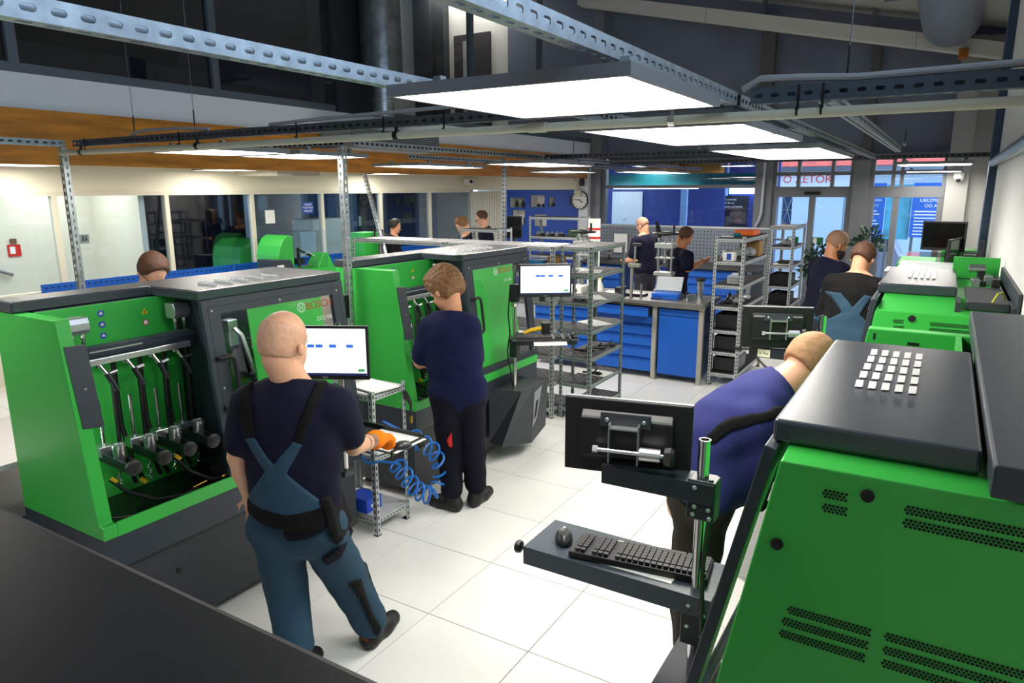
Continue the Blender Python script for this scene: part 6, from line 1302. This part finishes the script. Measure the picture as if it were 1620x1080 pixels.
t=thing('tape_gun','teal-handled tool with white card on top of the workbench end rack','tool',(X0-.06,5.42,1.6395),.4); MB().box(-.10,.02,-.03,.03,0,.012).build('card',PAPER,t); MB().cyl((.03,0,.022),(.10,.01,.022),.022).build('handle',mat('teal_plastic','#0d6f78',.4),t,smooth=True)
# rack before the door
for z,l in ((.8745,'fourth'),(.6145,'fifth'),(.3545,'sixth')): bin_('black bin on the %s shelf of the rack before the door'%l,.24,7.62,z,.13,.2,.15,'bins on the rack before the door')
bag('clear bag on the second shelf of the rack before the door',.26,7.55,1.405,.07,.1,.09,BAGC,'bags before the door',21)
tag(MB().box(.10,.38,7.40,7.9,1.6645,1.672).build('paper_sheet',PAPER),'papers on top of the rack before the door','paper')
t=thing('work_lamp','folded black device on white sheet, fourth shelf before the door','device',(.24,7.55,1.1545)); MB().box(-.12,.12,-.12,.12,0,.004).build('sheet',PAPER,t); MB().box(-.06,.08,-.03,.03,.004,.05).build('body',BLACK,t,bevel=.01)
# aisle rack
for k,(z,l) in enumerate(((1.3945,'second'),(1.1345,'third'),(.8745,'fourth'),(.3545,'sixth'))):
    o=MB().box(-.11,.11,-.15,.15,0,.0025).build('paper_sheet',PAPER); o.location=(-.77,3.55+.06*k,z+.0); o.rotation_euler=(0,0,.3+.4*k); tag(o,'white paper sheet on the %s shelf of the aisle rack'%l,'paper','sheets on the aisle rack')
for k in range(3): injector('dark injector on the fifth shelf of the aisle rack, %s from the front'%ORD[k],-.88+.06*k,3.45+.15*k,.6145,.2+.3*k,0,'injectors on the aisle rack')
injector('dark injector on the white sheet of the sixth shelf, aisle rack',-.86,3.62,.358,.1,0,'injectors on the aisle rack')
bag('crumpled clear bag on the third shelf of the aisle rack',-.80,3.42,1.1375,.09,.11,.05,BAGC,'aisle rack bags',31)
# long rack contents
t=thing('parts_crate','light blue crate on the second shelf of the long rack','crate',(-1.28,3.42,1.3945)); MB().box(-.10,.10,-.08,.08,0,.10).build('crate',mat('light_blue_crate','#2f86c4',.5),t,bevel=.004)
t=thing('cardboard_box','white box with brown lid on the second shelf of the long rack','box',(-1.05,3.40,1.3945)); MB().box(-.08,.07,-.08,.08,0,.08).build('body',WHITE,t); MB().box(-.07,.06,-.07,.07,.08,.14).build('lid',mat('brown_card','#9a7443',.8),t)
for k in range(6): injector('black injector on the second shelf of the long rack, %s in the row'%ORD[k],-1.55+.045*k,3.25+.02*(k%2),1.3945,.5,0,'injectors on the long rack')
for k in range(3): pump('grey metal pump on the second shelf of the long rack, %s from the left'%ORD[k],-1.95+.25*k,3.43,1.3945,.4+k,'pumps on the long rack')
tag(MB().box(-3.3,-2.6,3.2,3.5,1.6445,1.648).build('paper_sheet',PAPER),'white sheet on the left end of the long rack top','paper')
tag(MB().box(-1.4,-1.0,3.35,3.58,1.6445,1.648).build('paper_sheet',PAPER),'white sheet on the right end of the long rack top','paper')
# far rack with parts
for k in range(6): pump('metal pump on the far rack below the clock, %s from the left'%ORD[k],-3.65+.088*k,7.68,1.4145,1.57,'pumps on the far rack',MESS if k%2 else STEEL,.5)
t=thing('parts_pile','green and dark parts box on the far rack','box',(-2.97,7.72,1.4145)); MB().box(-.10,.10,-.1,.1,0,.12).build('box',mat('dark_green_parts','#2c4a2c',.6,vary=.4,vscale=20),t,bevel=.01)
t=thing('display_stand','white and red advertising column beside the far rack','display',(-2.72,7.85,0)); MB().box(-.085,.085,-.05,.05,0,1.70).build('column',WHITE,t)
for z in (1.38,1.52,.9): MB().box(-.086,.086,-.052,.052,z,z+.035).build('red_stripe',RED,t)
monitor('black monitor turned away beside the low rack',(-3.32,6.3,1.62),.3,.30,.32,False,False)
t=thing('monitor_stand','dark stand of the far black monitor','stand',(-3.32,6.36,0),0,'monitor stands on poles'); MB().box(-.2,.2,-.15,.15,0,.02).box(-.02,.02,-.0,.04,.02,1.5).build('stand',DARKG,t)
# plants by the doors
def plant(label,x,y,z0,h,r,n,m,seed):
    rr=random.Random(seed); t=thing('potted_plant',label,'plant',(x,y,0)); 
    MB().lathe([(0,0),(.13,0),(.17,z0),(.15,z0),(.13,z0-.04),(0,z0-.04)],n=16).build('pot',mat('grey_pot','#5b5f63',.6),t,smooth=True)
    MB().cyl((0,0,z0-.05),(0,0,z0+h*.6),.015).build('stem',mat('plant_stem','#3c3020',.8),t); 
    lf=MB()
    for k in range(n):
        a=rr.random()*2*PI; e=rr.uniform(-.3,1.2); d=Vector((math.cos(a)*math.cos(e),math.sin(a)*math.cos(e),math.sin(e))); c=Vector((0,0,z0+h*.5))+Vector((d.x*r,d.y*r,d.z*h*.5))*rr.uniform(.3,1); u=d.orthogonal().normalized()*.025; L=d*rr.uniform(.06,.11)+Vector((0,0,-.02))
        lf.add([c,c+L*.5+u,c+L,c+L*.5-u],[(0,1,2),(0,2,3)])
    lf.build('leaves',m,t,kind='stuff')
LEAF=mat('dark_leaf','#1b3a22',.5,vary=.3,vscale=5)
plant('small dark-leaved plant on a pot between the two entrance doors',1.08,9.6,1.05,.55,.22,160,LEAF,3)
plant('dense dark green shrub behind the rack before the door',.42,9.35,.5,.85,.22,320,LEAF,4)
t=tag(MB().box(.30,.72,9.72,9.77,0,.82).build('low_panel',mat('pale_green_panel','#b3bdb2',.6)),'pale low panel in front of the entrance door','panel')
# table behind the nearest bench, glimpsed at the left edge
t=thing('side_table','dark side table with white papers behind the nearest left bench','table',(-2.15,-.75,0))
MB().box(-.42,.42,-.75,.45,.82,.85).build('table_top',mat('pale_table_top','#cfcdc8',.5),t,bevel=.003)
for x in (-.38,.38):
    for y in (-.7,.4): MB().box(x-.025,x+.025,y-.025,y+.025,0,.82).build('leg',DARKG,t)
MB().box(-.40,.40,-.72,.42,.1,.55).build('lower_cabinet',DARK,t)
